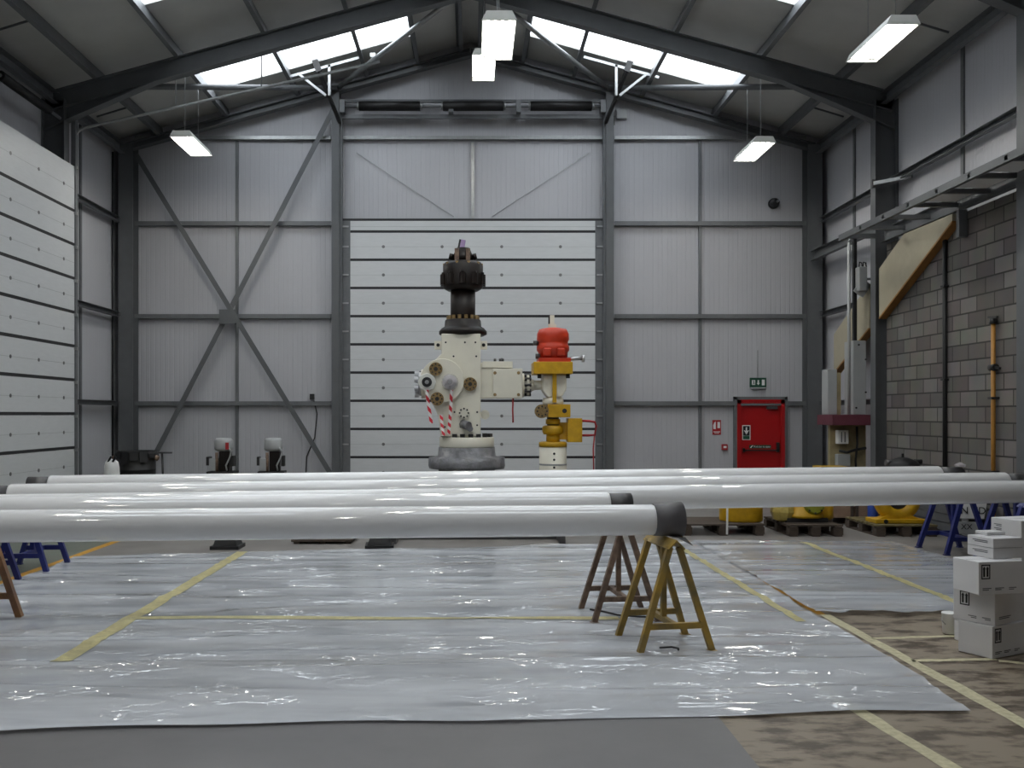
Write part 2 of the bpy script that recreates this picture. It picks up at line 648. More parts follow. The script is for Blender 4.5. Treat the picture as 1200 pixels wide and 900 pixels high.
fl = MB().box((XL - .3, YF - .3, -.25), (XR + .3, YB + .3, 0)).build('floor', M['floor'])
tag(fl, 'grey concrete workshop floor with damp brown patches at the right', 'floor', kind='structure')


def floor_strip(name, x0, y0, x1, y1, w, m):
    b = MB()
    n = 14
    d = Vector((x1 - x0, y1 - y0, 0))
    s = Vector((-d.y, d.x, 0)).normalized()
    L, Rr = [], []
    for i in range(n + 1):
        p = Vector((x0, y0, .002)) + d * (i / n)
        wv = w * random.uniform(.85, 1.12) / 2
        j = random.uniform(-.006, .006)
        L.append(b.bm.verts.new(p + s * (wv + j)))
        Rr.append(b.bm.verts.new(p - s * (wv - j)))
    for i in range(n):
        b.bm.faces.new((L[i], Rr[i], Rr[i + 1], L[i + 1]))
    return b.build(name, m, fl)


floor_strip('painted_line', -4.75, 5.0, -4.75, 17.0, .11, M['line_yellow'])
floor_strip('floor_tape', -1.6, 9.55, 1.9, 9.62, .045, M['tape_yellow'])
floor_strip('floor_tape', 3.05, 3.8, 2.98, 7.95, .10, M['tape_cream'])
floor_strip('painted_line', 2.96, 7.95, 2.84, 13.2, .07, M['line_yellow'])
floor_strip('floor_tape', 2.36, 3.9, 2.12, 6.2, .10, M['tape_cream'])
floor_strip('floor_tape', 3.02, 7.10, 4.1, 7.22, .06, M['tape_cream'])
floor_strip('floor_tape', 3.02, 6.46, 3.62, 6.5, .06, M['tape_cream'])
floor_strip('floor_tape', 3.62, 6.46, 4.3, 6.12, .06, M['tape_cream'])


def gable(y0, y1, name, m):
    pts = [(XL, y0, 0), (XR, y0, 0), (XR, y0, roof_z(XR) + .1), (X0, y0, APEX + .1), (XL, y0, roof_z(XL) + .1)]
    return MB().poly(pts, (0, y1 - y0, 0)).build(name, m)


wall_back = tag(gable(YB, YB + .12, 'wall_back', M['liner_x']), 'white ribbed end wall with grey steel rails', 'wall', kind='structure')
wall_front = tag(gable(YF - .12, YF, 'wall_front', M['liner_x']), 'white ribbed end wall behind the viewer', 'wall', kind='structure')
wall_left = tag(MB().box((XL - .12, YF, 0), (XL, YB, roof_z(XL) + .1)).build('wall_left', M['liner_y']), 'white ribbed side wall beside the tall panelled door', 'wall', kind='structure')
wall_right = tag(MB().box((XR, YF, 0), (XR + .12, YB, roof_z(XR) + .1)).build('wall_right', M['liner_y']), 'white ribbed side wall above grey blockwork', 'wall', kind='structure')
block = MB().box((7.13, 4.0, 0), (XR, 16.17, 4.62)).build('blockwork', M['block'], wall_right)

# --- girts, joints, columns
GIRTS = [7.5, 5.7, 3.75, 1.92]
for z in GIRTS:
    for x0, x1 in (((-7.1, -2.98), (-2.72, 2.72), (2.98, 7.0)) if z > 7 else ((-7.1, -2.98), (2.98, 7.0))):
        b = MB().channel((x0, YB - .1, z), (x1, YB - .1, z), .07 if z > 7 else .09, .1, m=0, flip=-1)
        b.build('girt', M['galv'] if z > 7 else M['galv_dark'], wall_back)
for px in (275, 823):
    x = (px - VX) * .0178
    MB().box((x - .03, YB - .05, 0), (x + .03, YB - .001, 7.45)).build('joint_strip', M['galv_dark'], wall_back)
MB().box((-.035, YB - .05, 5.78), (.035, YB - .001, 7.45)).build('joint_strip', M['galv'], wall_back)
for sx in (-1, 1):                       # faint wires crossing the panel above the big door
    MB().cyl((sx * 2.45, YB - .03, 7.2), (sx * .4, YB - .03, 5.85), .007, seg=6).build('stay_wire', M['grey_box'], wall_back)
for x in (-2.85, 2.85):                  # gable posts beside the big door
    MB().ibeam((x, YB - .2, 0), (x, YB - .2, roof_z(x) - .2), .25, .16, up=(0, 1, 0)).build('post', M['steel'], wall_back)
for x, w in ((-7.17, .2), (7.07, .2)):
    MB().ibeam((x, YB - .25, 0), (x, YB - .25, roof_z(x) - .3), .34, .3, up=(0, 1, 0)).build('column', M['steel'], wall_back)
# crossed bracing in the left bay of the end wall
ya = YB - .3
MB().bar((-7.0, ya, 7.1), (-2.95, ya, .45), .10, .02, up=(0, 1, 0)).build('brace', M['steel'], wall_back)
MB().bar((-6.75, ya + .06, .6), (-2.9, ya + .06, 8.05), .10, .02, up=(0, 1, 0)).build('brace', M['steel'], wall_back)
MB().cbox((-5.1, ya + .02, 3.72), (.34, .05, .3)).build('gusset_plate', M['steel'], wall_back)
MB().cyl((-7.42, YB - .45, 0), (-7.42, YB - .45, 7.1), .02, seg=10).build('down_pipe', M['black'], wall_left)

for xw, side, wall in ((XL, 1, wall_left), (XR, -1, wall_right)):
    for z in GIRTS[1:]:
        segs = [(16.45, YB - .45)]
        if side > 0:
            segs += [(YF + .1, 2.7), (2.9, 7.3)]
        elif z > 5:
            segs += [(FRAMES[i] + .12, FRAMES[i + 1] - .12) for i in range(3)]
        for y0, y1 in segs:
            MB().channel((xw + side * .1, y0, z), (xw + side * .1, y1, z), .1, .1, flip=side).build('girt', M['galv_dark'], wall)
    for y in FRAMES:                    # portal columns
        x = xw + side * .2
        MB().ibeam((x, y, 0), (x, y, roof_z(xw) - .35), .4, .2, up=(1, 0, 0)).build('column', M['steel'], wall)
    MB().channel((xw + side * .16, YF, roof_z(xw) - .32), (xw + side * .16, YB - .1, roof_z(xw) - .32), .2, .12, flip=side).build('eaves_beam', M['galv_dark'], wall)
for y in (14.05, 9.6):
    MB().box((XR - .03, y - .04, 5.0), (XR - .001, y + .04, 7.2)).build('joint_strip', M['galv_dark'], wall_right)
MB().box((XR - .03, 18.0, 0), (XR - .001, 18.08, 7.2)).build('joint_strip', M['galv_dark'], wall_right)
MB().box((XL + .001, 17.75, 0), (XL + .03, 17.83, 7.2)).build('joint_strip', M['galv_dark'], wall_left)
# beam along the right wall on top of the blockwork
MB().channel((7.05, 16.45, 4.95), (7.05, 19.35, 4.95), .2, .1, flip=-1).build('wall_beam', M['steel'], wall_right)

# --- roof: sheeting with openings for the rooflights
LIGHT_BANDS = [(4.0, 5.6), (8.6, 10.2), (13.2, 14.75), (17.0, 18.65)]
LX0, LX1 = 1.15, 5.15


def roof_pt(x, y, dz=0.0):
    return Vector((x, y, roof_z(x) + dz))


b = MB()
for s in (-1, 1):
    xe = XL - .15 if s < 0 else XR + .15
    xs = [X0, X0 + s * LX0, X0 + s * LX1, xe]
    ys = [YF - .15]
    for a, c in LIGHT_BANDS:
        ys += [a, c]
    ys.append(YB + .15)
    for i in range(3):
        for j in range(len(ys) - 1):
            if i == 1 and j % 2 == 1:
                continue
            q = [roof_pt(xs[i], ys[j]), roof_pt(xs[i + 1], ys[j]), roof_pt(xs[i + 1], ys[j + 1]), roof_pt(xs[i], ys[j + 1])]
            b.poly(q, (0, 0, .05))
ceiling = tag(b.build('ceiling', M['roof']), 'pitched grey lined roof with dark rafters and purlins', 'ceiling', kind='structure')

PURL = [.22, 1.12, 2.17, 3.6, 5.1, 6.5]
for s in (-1, 1):
    for px_ in PURL:
        x = X0 + s * px_
        th = math.atan(SLOPE) * -s
        up = Vector((math.sin(-th) * 1, 0, math.cos(th)))
        c = Vector((x, 0, roof_z(x))) - up * .13
        MB().channel((c.x, YF, c.z), (c.x, YB - .02, c.z), .24, .075, up=up, flip=s).build('purlin', M['galv_dark'], ceiling)
for y in FRAMES + [YB - .25]:
    end = y > 19
    dtop, dep = (.25, .14) if end else (.26, .32)
    for s in (-1, 1):
        xe = (XL + .05) if s < 0 else (XR - .05)
        zc = dtop + dep / 2
        b = MB().ibeam((xe, y, roof_z(xe) - zc), (X0, y, APEX - zc), dep, .19)
        if not end:
            xi = xe - (1.9 if s > 0 else -1.9)
            b.poly([(xe, y - .006, roof_z(xe) - dtop - dep), (xi, y - .006, roof_z(xi) - dtop - dep), (xe, y - .006, roof_z(xe) - dtop - dep - .3)], (0, .012, 0))
            b.bar((xi, y, roof_z(xi) - dtop - dep), (xe, y, roof_z(xe) - dtop - dep - .3), .19, .016)
        b.build('rafter', M['steel'], ceiling)
# sag rods between the eaves beam and the first purlin
for s in (-1, 1):
    for y in (18.1, 14.1):
        xa, xb = X0 + s * 6.5, X0 + s * 7.2
        MB().cyl((xa, y, roof_z(xa) - .1), (xb, y, roof_z(xb) - .12), .018, seg=6).build('sag_rod', M['steel'], ceiling)
# tubular roof bracing
for s in (-1, 1):
    e = Vector((s * 2.8, YB - .35, 8.45))
    MB().cyl((s * 6.1, 16.4, 7.42), e, .055, seg=12).build('brace_tube', M['galv_dark'], ceiling)
    MB().cyl((s * .3, 16.4, 9.0), e, .05, seg=12).build('brace_tube', M['galv'], ceiling)

k = 0
for (y0, y1), where in zip(LIGHT_BANDS, ('above the viewer', 'above the near floor', 'in the bay before the last portal frame', 'in the last bay before the end wall')):
    for s, sd in ((-1, 'left'), (1, 'right')):
        k += 1
        xa, xb = X0 + s * LX0, X0 + s * LX1
        q = [roof_pt(xa, y0, .02), roof_pt(xb, y0, .02), roof_pt(xb, y1, .02), roof_pt(xa, y1, .02)]
        o = MB().poly(q, (0, 0, .012)).build('window_%d' % k, M['rooflight'])
        tag(o, 'bright rooflight strip in the %s roof slope, %s' % (sd, where), 'rooflight', kind='structure')
        ld = bpy.data.lights.new('sky_portal', 'AREA')
        ld.shape = 'RECTANGLE'
        ld.size = (LX1 - LX0) / math.cos(math.atan(SLOPE))
        ld.size_y = y1 - y0
        ld.cycles.is_portal = True
        lo = bpy.data.objects.new('sky_portal', ld)
        COL.objects.link(lo)
        lo.location = roof_pt((xa + xb) / 2, (y0 + y1) / 2, .09)
        lo.rotation_euler = (0, math.atan(SLOPE) * s, 0)

# ------------------------------------------------------------------ door_1: tall sectional door in the left wall
d1 = thing('door_1', 'tall white sectional door in the left wall', 'door', (-6.95, 0, 0), kind='structure')
PH, T1 = .59, 6.02
zs = [0, .5]
while zs[-1] + PH < 5.8:
    zs.append(zs[-1] + PH)
zs.append(T1)
Y0d, Y1d = 10.9, 16.38
for z0, z1 in zip(zs, zs[1:]):
    b = MB().box((-.05, Y0d, z0 + .05), (0, Y1d, z1 - .004))
    b.box((-.045, Y0d, z0), (-.004, Y1d, z0 + .05), 1)
    zm = (z0 + z1) / 2
    b.box((0, Y0d, zm - .003), (.002, Y1d, zm + .003), 3)
    for i in range(6):
        y = Y0d + .45 + i * .92
        b.cyl((0, y, zm), (.006, y, zm), .03, seg=8, m=2)
    b.build('door_panel', [M['door'], M['gasket'], M['stud'], M['grey_box']], d1)
MB().box((-.06, Y1d, 0), (.02, Y1d + .1, 6.9)).build('track', M['galv_dark'], d1)
MB().box((-.06, Y0d - .1, 0), (.02, Y0d, 6.9)).build('track', M['galv_dark'], d1)
for z0, z1 in zip(zs, zs[1:]):
    MB().cbox((.02, Y1d + .03, z1 - .02), (.05, .1, .05)).build('roller_hinge', M['galv'], d1)
pts = [(-.02, Y1d + .06, 6.3)]
for t in range(7):
    a = t / 6 * math.pi / 2 * .85
    pts.append((.22 - .24 * math.cos(a), Y1d + .06, 6.5 + .22 * math.sin(a)))
pts.append((6.95 - 1.63, Y1d + .06, 7.87))
MB().tube(pts, .028, 8).build('lift_rail', M['galv'], d1)
MB().cyl((-.1, Y0d - .2, 6.75), (-.1, Y1d - .35, 6.75), .03, seg=10).build('shaft', M['galv_dark'], d1)
for y0 in (11.3, 14.0):
    MB().cyl((-.1, y0, 6.75), (-.1, y0 + 1.6, 6.75), .075, seg=14).build('spring', M['spring'], d1)
for xa in (-5.2, -3.7):
    MB().cyl((xa + 6.95, Y1d + .06, 6.72 + (xa + 6.73) * .225), (xa + 6.95, Y1d + .06, roof_z(xa) - .05), .012, seg=6).build('hanger_rod', M['galv'], d1)

# ------------------------------------------------------------------ door_2: sectional door in the end wall
d2 = thing('door_2', 'wide white sectional door in the end wall behind the subsea valve tree', 'door', (0, YB - .12, 0), kind='structure')
XA, XB, T2 = -2.72, 2.72, 5.74
zs = []
z = T2 - .25
while z > 0:
    zs.append(z)
    z -= PH
zs = [0] + sorted(zs) + [T2]
for z0, z1 in zip(zs, zs[1:]):
    b = MB().box((XA, -.05, z0 + .05), (XB, 0, z1 - .004))
    b.box((XA, -.046, z0), (XB, -.01, z0 + .05), 1)
    zm = (z0 + z1) / 2
    b.box((XA, -.052, zm - .003), (XB, -.05, zm + .003), 3)
    if z1 - z0 > .5:
        for px in (449, 518, 588, 657):
            x = (px - VX) * .0178
            b.cyl((x, -.056, zm), (x, -.05, zm), .034, seg=8, m=2)
    b.build('door_panel', [M['door'], M['gasket'], M['stud'], M['grey_box']], d2)
MB().box((XA, -.05, T2), (XB, -.0, T2 + .045)).build('top_shadow_strip', M['black'], d2)  # black strip standing in for the shadow line under the panel above
for x0, s in ((XA, 1), (XB, -1)):
    xe = x0 + s * .16
    MB().box((min(x0, xe), -.056, 0), (max(x0, xe), -.05, T2)).build('end_stile', M['galv_dark'], d2)
    MB().box((min(x0, x0 - s * .07), -.14, 0), (max(x0, x0 - s * .07), .0, 8.05)).build('track', M['galv_dark'], d2)
    for z0, z1 in zip(zs, zs[1:]):
        MB().cbox((x0 + s * .06, -.07, (z0 + z1) / 2), (.13, .03, .03)).build('roller_hinge', M['galv'], d2)
ysp = -.22
MB().cyl((-2.75, ysp, 8.08), (2.75, ysp, 8.08), .028, seg=10).build('shaft', M['galv_dark'], d2)
for p0, p1 in ((420, 492), (519, 590), (622, 694)):
    x0, x1 = (p0 - VX) * .0176, (p1 - VX) * .0176
    MB().cyl((x0, ysp, 8.08), (x1, ysp, 8.08), .1, seg=18).build('spring', M['spring'], d2)
    b = MB()
    for x in (x0 - .04, x1 + .0):
        b.cyl((x, ysp, 8.08), (x + .05, ysp, 8.08), .075, seg=14)
    b.build('spring_plug', M['galv'], d2)
MB().box((-2.75, -.12, 7.86), (2.75, -.06, 7.94)).build('header_rail', M['galv_dark'], d2)
MB().box((-2.75, -.10, 8.2), (2.75, -.05, 8.26)).build('header_rail', M['steel'], d2)
for x in (-2.7, -.45, .95, 2.7):
    MB().box((x - .05, -.28, 7.94), (x + .05, -.07, 8.2)).build('bearing_plate', M['galv_dark'], d2)

# ------------------------------------------------------------------ door_3: red fire exit door
dx = (894 - VX) * .0178
d3 = thing('door_3', 'red fire exit door with push bar in the end wall', 'door', (dx, YB, 0), kind='structure')
MB().box((-.50, -.10, 0), (-.42, 0, 2.0)).box((.42, -.10, 0), (.50, 0, 2.0)).box((-.5, -.10, 1.92), (.5, 0, 2.0)).build('door_frame', M['red_door'], d3)
MB().box((-.42, -.06, .01), (.42, -.02, 1.92)).build('leaf', M['red_door'], d3)
MB().box((-.56, -.09, 0), (-.50, 0, 2.06)).box((.50, -.09, 0), (.56, 0, 2.06)).box((-.56, -.09, 2.0), (.56, 0, 2.06)).build('surround', M['galv_dark'], d3)
MB().box((.12, -.12, 1.80), (.34, -.06, 1.86)).build('door_closer', M['bare'], d3)
MB().box((-.38, -.13, .92), (.38, -.10, .95)).box((-.38, -.13, .9), (-.34, -.06, .98)).box((.33, -.13, .9), (.38, -.06, 1.1)).build('push_bar', M['dark'], d3)
s3 = MB().box((-.385, -.066, 1.15), (-.215, -.06, 1.46)).build('door_sign', M['paper'], d3)
b = MB().box((-.37, -.069, 1.24), (-.23, -.0665, 1.445))
b.build('sign_picture', M['ink'], s3)
MB().box((-.37, -.069, 1.165), (-.23, -.0665, 1.235)).build('sign_panel', M['green_sign'], s3)
MB().poly([(-.315, -.072, 1.42), (-.285, -.072, 1.42), (-.285, -.072, 1.34), (-.245, -.072, 1.36), (-.3, -.072, 1.26), (-.355, -.072, 1.36), (-.315, -.072, 1.34)], (0, .002, 0)).build('arrow', M['paper'], s3)
s4 = MB().box((-.24, -.066, .975), (.22, -.06, 1.045)).build('door_sign', M['green_sign'], d3)
MB().poly([(-.225, -.07, .985), (-.2, -.07, .985), (-.155, -.07, 1.035), (-.18, -.07, 1.035)], (0, .003, 0)).build('arrow', M['paper'], s4)
writing('sign_wording', 'Push bar to open', .05, M['paper'], s4, (.03, -.0675, 1.01))

# ------------------------------------------------------------------ signs and fittings on the end wall
ex = thing('exit_sign', 'small green and white running-man exit sign above the red door', 'sign', ((891.5 - VX) * .0178, YB, 2.26))
MB().box((-.17, -.05, 0), (.17, 0, .2)).build('case', M['green_sign'], ex, bevel=.006)
b = MB()
b.box((-.135, -.053, .05), (-.065, -.05, .15)).build('running_man_panel', M['paper'], ex)
MB().poly([(-.015, -.053, .15), (.015, -.053, .15), (.015, -.053, .09), (.035, -.053, .09), (0, -.053, .045), (-.035, -.053, .09), (-.015, -.053, .09)], (0, .003, 0)).build('arrow', M['paper'], ex)
MB().box((.075, -.053, .04), (.135, -.05, .16)).build('doorway_panel', M['paper'], ex)
man = MB()
man.cyl((-.1, -.056, .132), (-.1, -.053, .132), .01, seg=10)
man.bar((-.1, -.0545, .122), (-.095, -.0545, .092), .003, .014, up=(1, 0, 0)).bar((-.095, -.0545, .094), (-.12, -.0545, .06), .003, .01, up=(1, 0, 0)).bar((-.095, -.0545, .094), (-.075, -.0545, .062), .003, .01, up=(1, 0, 0)).bar((-.1, -.0545, .117), (-.078, -.0545, .102), .003, .007, up=(1, 0, 0))
man.build('running_man', M['green_sign'], ex)
MB().cyl((.0, -.01, .2), (.0, -.01, .78), .008, seg=6).build('conduit', M['galv'], ex)
MB().box((-.15, -.06, -.03), (.15, -.005, 0)).build('lens', M['grey_box'], ex)

fs = thing('fire_point_sign', 'red and white fire alarm notice on the wall left of the red door', 'sign', ((843 - VX) * .0178, YB, 1.26))
MB().box((-.09, -.008, 0), (.09, 0, .31)).build('plate', M['red_sign'], fs)
MB().poly([(-.07, -.011, .12), (-.02, -.011, .12), (-.02, -.011, .28), (-.05, -.011, .26), (-.075, -.011, .2)], (0, .003, 0)).build('hand_mark', M['paper'], fs)
MB().box((.015, -.011, .14), (.07, -.008, .27)).build('flame_mark', M['paper'], fs)
MB().box((-.07, -.011, .055), (.07, -.008, .07)).box((-.05, -.011, .03), (.05, -.008, .042)).build('print_lines', M['paper'], fs)

cp = thing('fire_call_point', 'small red break-glass fire call point beside the red door', 'alarm', ((852 - VX) * .0178, YB, .94))
MB().box((-.06, -.06, 0), (.06, 0, .12)).build('case', M['red_sign'], cp, bevel=.008)
MB().box((-.032, -.063, .04), (.032, -.06, .085)).build('glass_panel', M['paper'], cp)

cm = thing('wall_camera', 'round black camera high on the end wall at the right', 'camera', ((910 - VX) * .0178, YB, 6.13))
MB().cyl((0, 0, 0), (0, -.05, 0), .11, seg=20).build('mount', M['dark'], cm)
MB().lathe([(.09, -.05), (.1, -.1), (.085, -.16), (.05, -.2), (.01, -.21)], axis='y').build('housing', M['black'], cm)
MB().cyl((.02, -.2, .01), (.02, -.225, .01), .03, seg=14).build('lens', M['silver'], cm)

sw = thing('wall_cable', 'thin dark cable drooping down the end wall left of the big door', 'cable', (0, YB - .02, 0))
MB().tube([(-3.35, 0, 1.98), (-3.28, 0, 1.7), (-3.33, 0, 1.2), (-3.5, 0, .8), (-3.52, 0, .3), (-3.5, 0, 0.01)], .012, 6).build('lead', M['dark'], sw)
MB().cbox((-3.38, -.03, 2.06), (.09, .06, .12)).build('clip', M['dark'], sw)
jb = thing('junction_box', 'pale junction box beside the top right end of the door spring shaft', 'box', (3.13, YB, 7.9))
MB().box((-.11, -.1, 0), (.11, 0, .2)).build('case', M['grey_box'], jb, bevel=.008)
MB().cyl((-.2, -.05, -.12), (-.2, -.05, .06), .06, seg=12).build('gland', M['dark'], jb)
MB().tube([(-.2, -.05, -.12), (-.24, -.05, -.25), (-.27, -.05, -.42)], .014, 6).build('red_lead', M['red'], jb)

# ------------------------------------------------------------------ galvanised frames hung at the heads of the gable posts
for s, sd in ((-1, 'left'), (1, 'right')):
    hf = thing('hanger_frame', 'galvanised bracket frame with dark arm at the head of the %s gable post' % sd, 'bracket', (0, 0, 0))
    yb = 18.6
    k = yb / F

    def q(px, py, dy=0.0):
        pxx = px if s < 0 else 1108 - px
        return Vector(((pxx - VX) * k, yb + dy, H + (VY - py) * k))
    MB().bar(q(336, 91), q(424, 67), .05, .05).build('rail', M['galv'], hf)
    MB().bar(q(386, 76), q(386, 112), .05, .05).build('upright', M['galv'], hf)
    MB().bar(q(349, 86), q(382, 112), .045, .045).build('strut', M['galv'], hf)
    MB().bar(q(368, 68), q(374, 84), .06, .12).bar(q(374, 84), q(391, 128, .9), .06, .06).build('arm', M['dark'], hf)
    top = q(372, 45)
    MB().cyl(q(372, 66), (top.x, yb, roof_z(top.x) - .02), .013, seg=6).build('hanger_rod', M['galv'], hf)
    top = q(349, 55)
    MB().cyl(q(366, 69), (top.x, yb - .3, roof_z(top.x) - .02), .009, seg=6).build('hanger_wire', M['galv'], hf)
    if s < 0:
        MB().cbox(q(437, 65), (.1, .08, .08)).cbox(q(438, 71), (.1, .08, .07)).build('clamp', M['paper'], hf)

# ------------------------------------------------------------------ hanging fluorescent fittings
def make_light():
    t = thing('hanging_light', '', 'light')
    b = MB()
    out = [(-.205, -.035), (-.15, .075), (.15, .075), (.205, -.035), (.192, -.035), (.14, .062), (-.14, .062), (-.192, -.035)]
    b.profile((0, -.6, 0), (0, .6, 0), out)
    b.poly([(-.205, -.6, -.035), (.205, -.6, -.035), (.15, -.6, .075), (-.15, -.6, .075)], (0, -.03, .0))
    b.poly([(-.205, .6, -.035), (.205, .6, -.035), (.15, .6, .075), (-.15, .6, .075)], (0, .03, .0))
    b.build('housing', M['white_steel'], t)
    for i, x in enumerate((-.128, -.043, .043, .128)):
        MB().cyl((x, -.58, .022), (x, .58, .022), .019, seg=8).build('tube', M['tube'], t)
    for y in (-.6, .575):
        MB().box((-.16, y, .0), (.16, y + .025, .045)).build('lamp_holder', M['paper'], t)
    for y in (-.4, .4):
        MB().cyl((0, y, .07), (0, y, .085 + 1.0), .006, seg=6).build('cord', M['galv'], t)
    return t


L0 = make_light()
lamps = [((-5.12, 17.1, 6.6), 'small bright fluorescent light hanging at the far left, before the end wall'),
         ((5.12, 17.1, 6.50), 'small bright fluorescent light hanging at the far right, before the end wall'),
         ((5.2, 11.95, 6.44), 'large fluorescent light with four tubes hanging high at the right, nearest on that side'),
         ((.31, 11.55, 6.32), 'larger and nearer of the two glowing lights under the ridge'),
         ((.19, 16.4, 7.77), 'smaller and farther of the two glowing lights under the ridge'),
         ((-4.9, 10.0, 6.5), 'fluorescent light hanging over the left side floor')]
for y in (6.2, .6):
    for x, w in ((-4.7, 'left'), (.29, 'middle'), (5.2, 'right')):
        if x > 5 and y > 0:
            continue
        lamps.append(((x, y, 6.5), 'fluorescent light of the %s row above the near floor, %s' % (w, {6.2: 'ahead of the viewer', .6: 'over the viewer'}[y])))
for i, (p, lab) in enumerate(lamps):
    o = L0 if i == 0 else dup(L0, p)
    o.location = p
    o['label'] = lab
    o['group'] = 'hanging fluorescent lights'
    for c in o.children:
        if c.name.startswith('cord'):
            c.scale = (1, 1, (roof_z(p[0]) - .02 - p[2] - .07) / 1.015)
            c.location = (0, 0, .07 - .07 * c.scale[2])

# ------------------------------------------------------------------ floor coverings
mt = MB()
mt.box((-7.0, 2.4, .001), (1.37, 5.35, .010))
tag(mt.build('floor_mat', M['mat']), 'smooth dark grey floor covering in front of the clear plastic sheet', 'mat')


from mathutils import noise
SEAMS = (5.72, 6.38, 7.05, 8.6, 9.62, 10.7)


def sheet_z(x, y, seed, z0):
    n1 = noise.noise(Vector((x * .8 + seed, y * 3.2, 0)))
    n2 = noise.noise(Vector((x * 2.2, y * 6.0 + seed, 3)))
    rid = (1 - abs(noise.noise(Vector((x * .35 + seed, y * 2.0, 9))))) ** 7
    z = z0 + .006 + .006 * n1 + .003 * n2 + .014 * rid
    for sy in SEAMS:                     # long folds running across the sheet
        d = (y - sy - .04 * math.sin(x * .9 + sy * 3) - .012 * math.sin(x * 3.7)) / .035
        if abs(d) < 3:
            z += .014 * math.exp(-d * d) * (.6 + .4 * math.sin(x * 1.3 + sy))
    return max(z, z0 + .001)


def sheet(name, label, edge, nx, ny, seed, z0, tapes=()):
    """edge(u, v) gives the plan position; wrinkles are in the mesh"""
    bm = bmesh.new()
    vs = []
    for j in range(ny + 1):
        row = []
        for i in range(nx + 1):
            x, y = edge(i / nx, j / ny)
            row.append(bm.verts.new((x, y, sheet_z(x, y, seed, z0))))
        vs.append(row)
    for j in range(ny):
        for i in range(nx):
            f = bm.faces.new((vs[j][i], vs[j][i + 1], vs[j + 1][i + 1], vs[j + 1][i]))
            f.smooth = True
    me = bpy.data.meshes.new(name)
    bm.to_mesh(me)
    bm.free()
    me.materials.append(M['poly'])
    o = bpy.data.objects.new(name, me)
    COL.objects.link(o)
    for x0, y0, x1, y1, w, m in tapes:   # strips of tape stuck on top
        b = MB()
        d = Vector((x1 - x0, y1 - y0, 0))
        n = max(8, int(d.length / .04))
        sd = Vector((-d.y, d.x, 0)).normalized()
        rows = []
        for i in range(n + 1):
            p = Vector((x0, y0, 0)) + d * (i / n)
            rows.append([b.bm.verts.new((q.x, q.y, sheet_z(q.x, q.y, seed, z0) + .004)) for q in (p + sd * w / 2 * k_ for k_ in (1, 0, -1))])
        for r0, r1 in zip(rows, rows[1:]):
            for k_ in (0, 1):
                b.bm.faces.new((r0[k_], r0[k_ + 1], r1[k_ + 1], r1[k_])).smooth = True
        b.build('tape', m, o)
    return tag(o, label, 'plastic sheet')


def wob(a, s):
    return .03 * math.sin(a * 7.3 + s) + .02 * math.sin(a * 17.1 + s * 2)


def e_main(u, v):
    y0 = 4.83 + .50 * (u * 7.9 + .2) / 8.0 + wob(u * 2, 1) * .7
    y1 = 11.1 + 1.25 * u + wob(u * 3, 4)
    y = y0 + (y1 - y0) * v
    xl = -4.66 + wob(v * 2, 2)
    xr = 2.85 + .1 * v + wob(v * 2, 5) * .6
    return xl + (xr - xl) * u, y


def e_right(u, v):
    y0 = 7.93 + wob(u * 2, 3) * 1.2
    y = y0 + (12.35 + wob(u * 2, 7) - y0) * v
    xr = 4.3 + 1.2 * min(1, v * 3)
    return 2.9 + (xr - 2.9) * u, y


sheet('plastic_sheet', 'large wrinkled clear plastic sheet covering the floor under the white pipes', e_main, 150, 260, 1.7, .010, ((-2.80, 6.35, -2.80, 11.42, .13, M['tape_clear']), (-2.75, 7.68, 1.2, 7.72, .10, M['tape_clear']), (2.66, 7.6, 2.60, 11.6, .08, M['tape_clear'])))
sheet('plastic_sheet', 'smaller clear plastic sheet at the right, reaching back to the pallets', e_right, 60, 110, 6.2, .024, ((4.28, 8.1, 4.29, 12.2, .09, M['tape_clear']),))

# ------------------------------------------------------------------ the white pipes
def pipe(label, a, b, r=.1125, ends=(.19, .19), flap=False):
    """a, b: ends of the white coating (axis points)"""
    a, b = Vector(a), Vector(b)
    d = (b - a)
    L = d.length
    t = thing('coated_pipe', label, 'pipe', a, group='white coated pipes')
    t.rotation_mode = 'QUATERNION'
    t.rotation_quaternion = Vector((1, 0, 0)).rotation_difference(d)
    MB().lathe([(r - .012, 0), (r - .006, .002), (r, .02), (r, L - .02), (r - .006, L - .002), (r - .012, L)], axis='x', seg=56).build('coating', M['pipe'], t)
    for x0, x1, e in ((-ends[0], 0, ends[0]), (L, L + ends[1], ends[1])):
        if e:
            rr = r - .014
            MB().lathe_closed([(rr - .02, x0), (rr, x0), (rr, x1), (rr - .02, x1)], (0, 0, 0), 'x', 40, smooth=True).build('steel_end', M['bare'], t)
    if flap:
        g = MB()
        g.lathe_closed([(r + .001, L - .012), (r + .005, L - .012), (r + .008, L + .08), (r + .016, L + .2), (r + .010, L + .2), (r + .002, L + .08)], (0, 0, 0), 'x', 40, smooth=True)
        g.poly([(L + .10, -.10, -r - .004), (L + .2, -.09, -r - .012), (L + .27, -.05, -r - .075), (L + .2, .06, -r - .035), (L + .1, .08, -r - .006)], (0, 0, .006))
        g.build('protective_sleeve', M['black_sleeve'], t)
    return t


M['black_sleeve'] = mat('dark_grey_sleeve', (92, 90, 92), .5, var=.12, scale=7)


def axis_pt(px, top, Y, r=.1125):
    q = P(px, top, Y)
    return Vector((q.x, q.y, q.z - r))


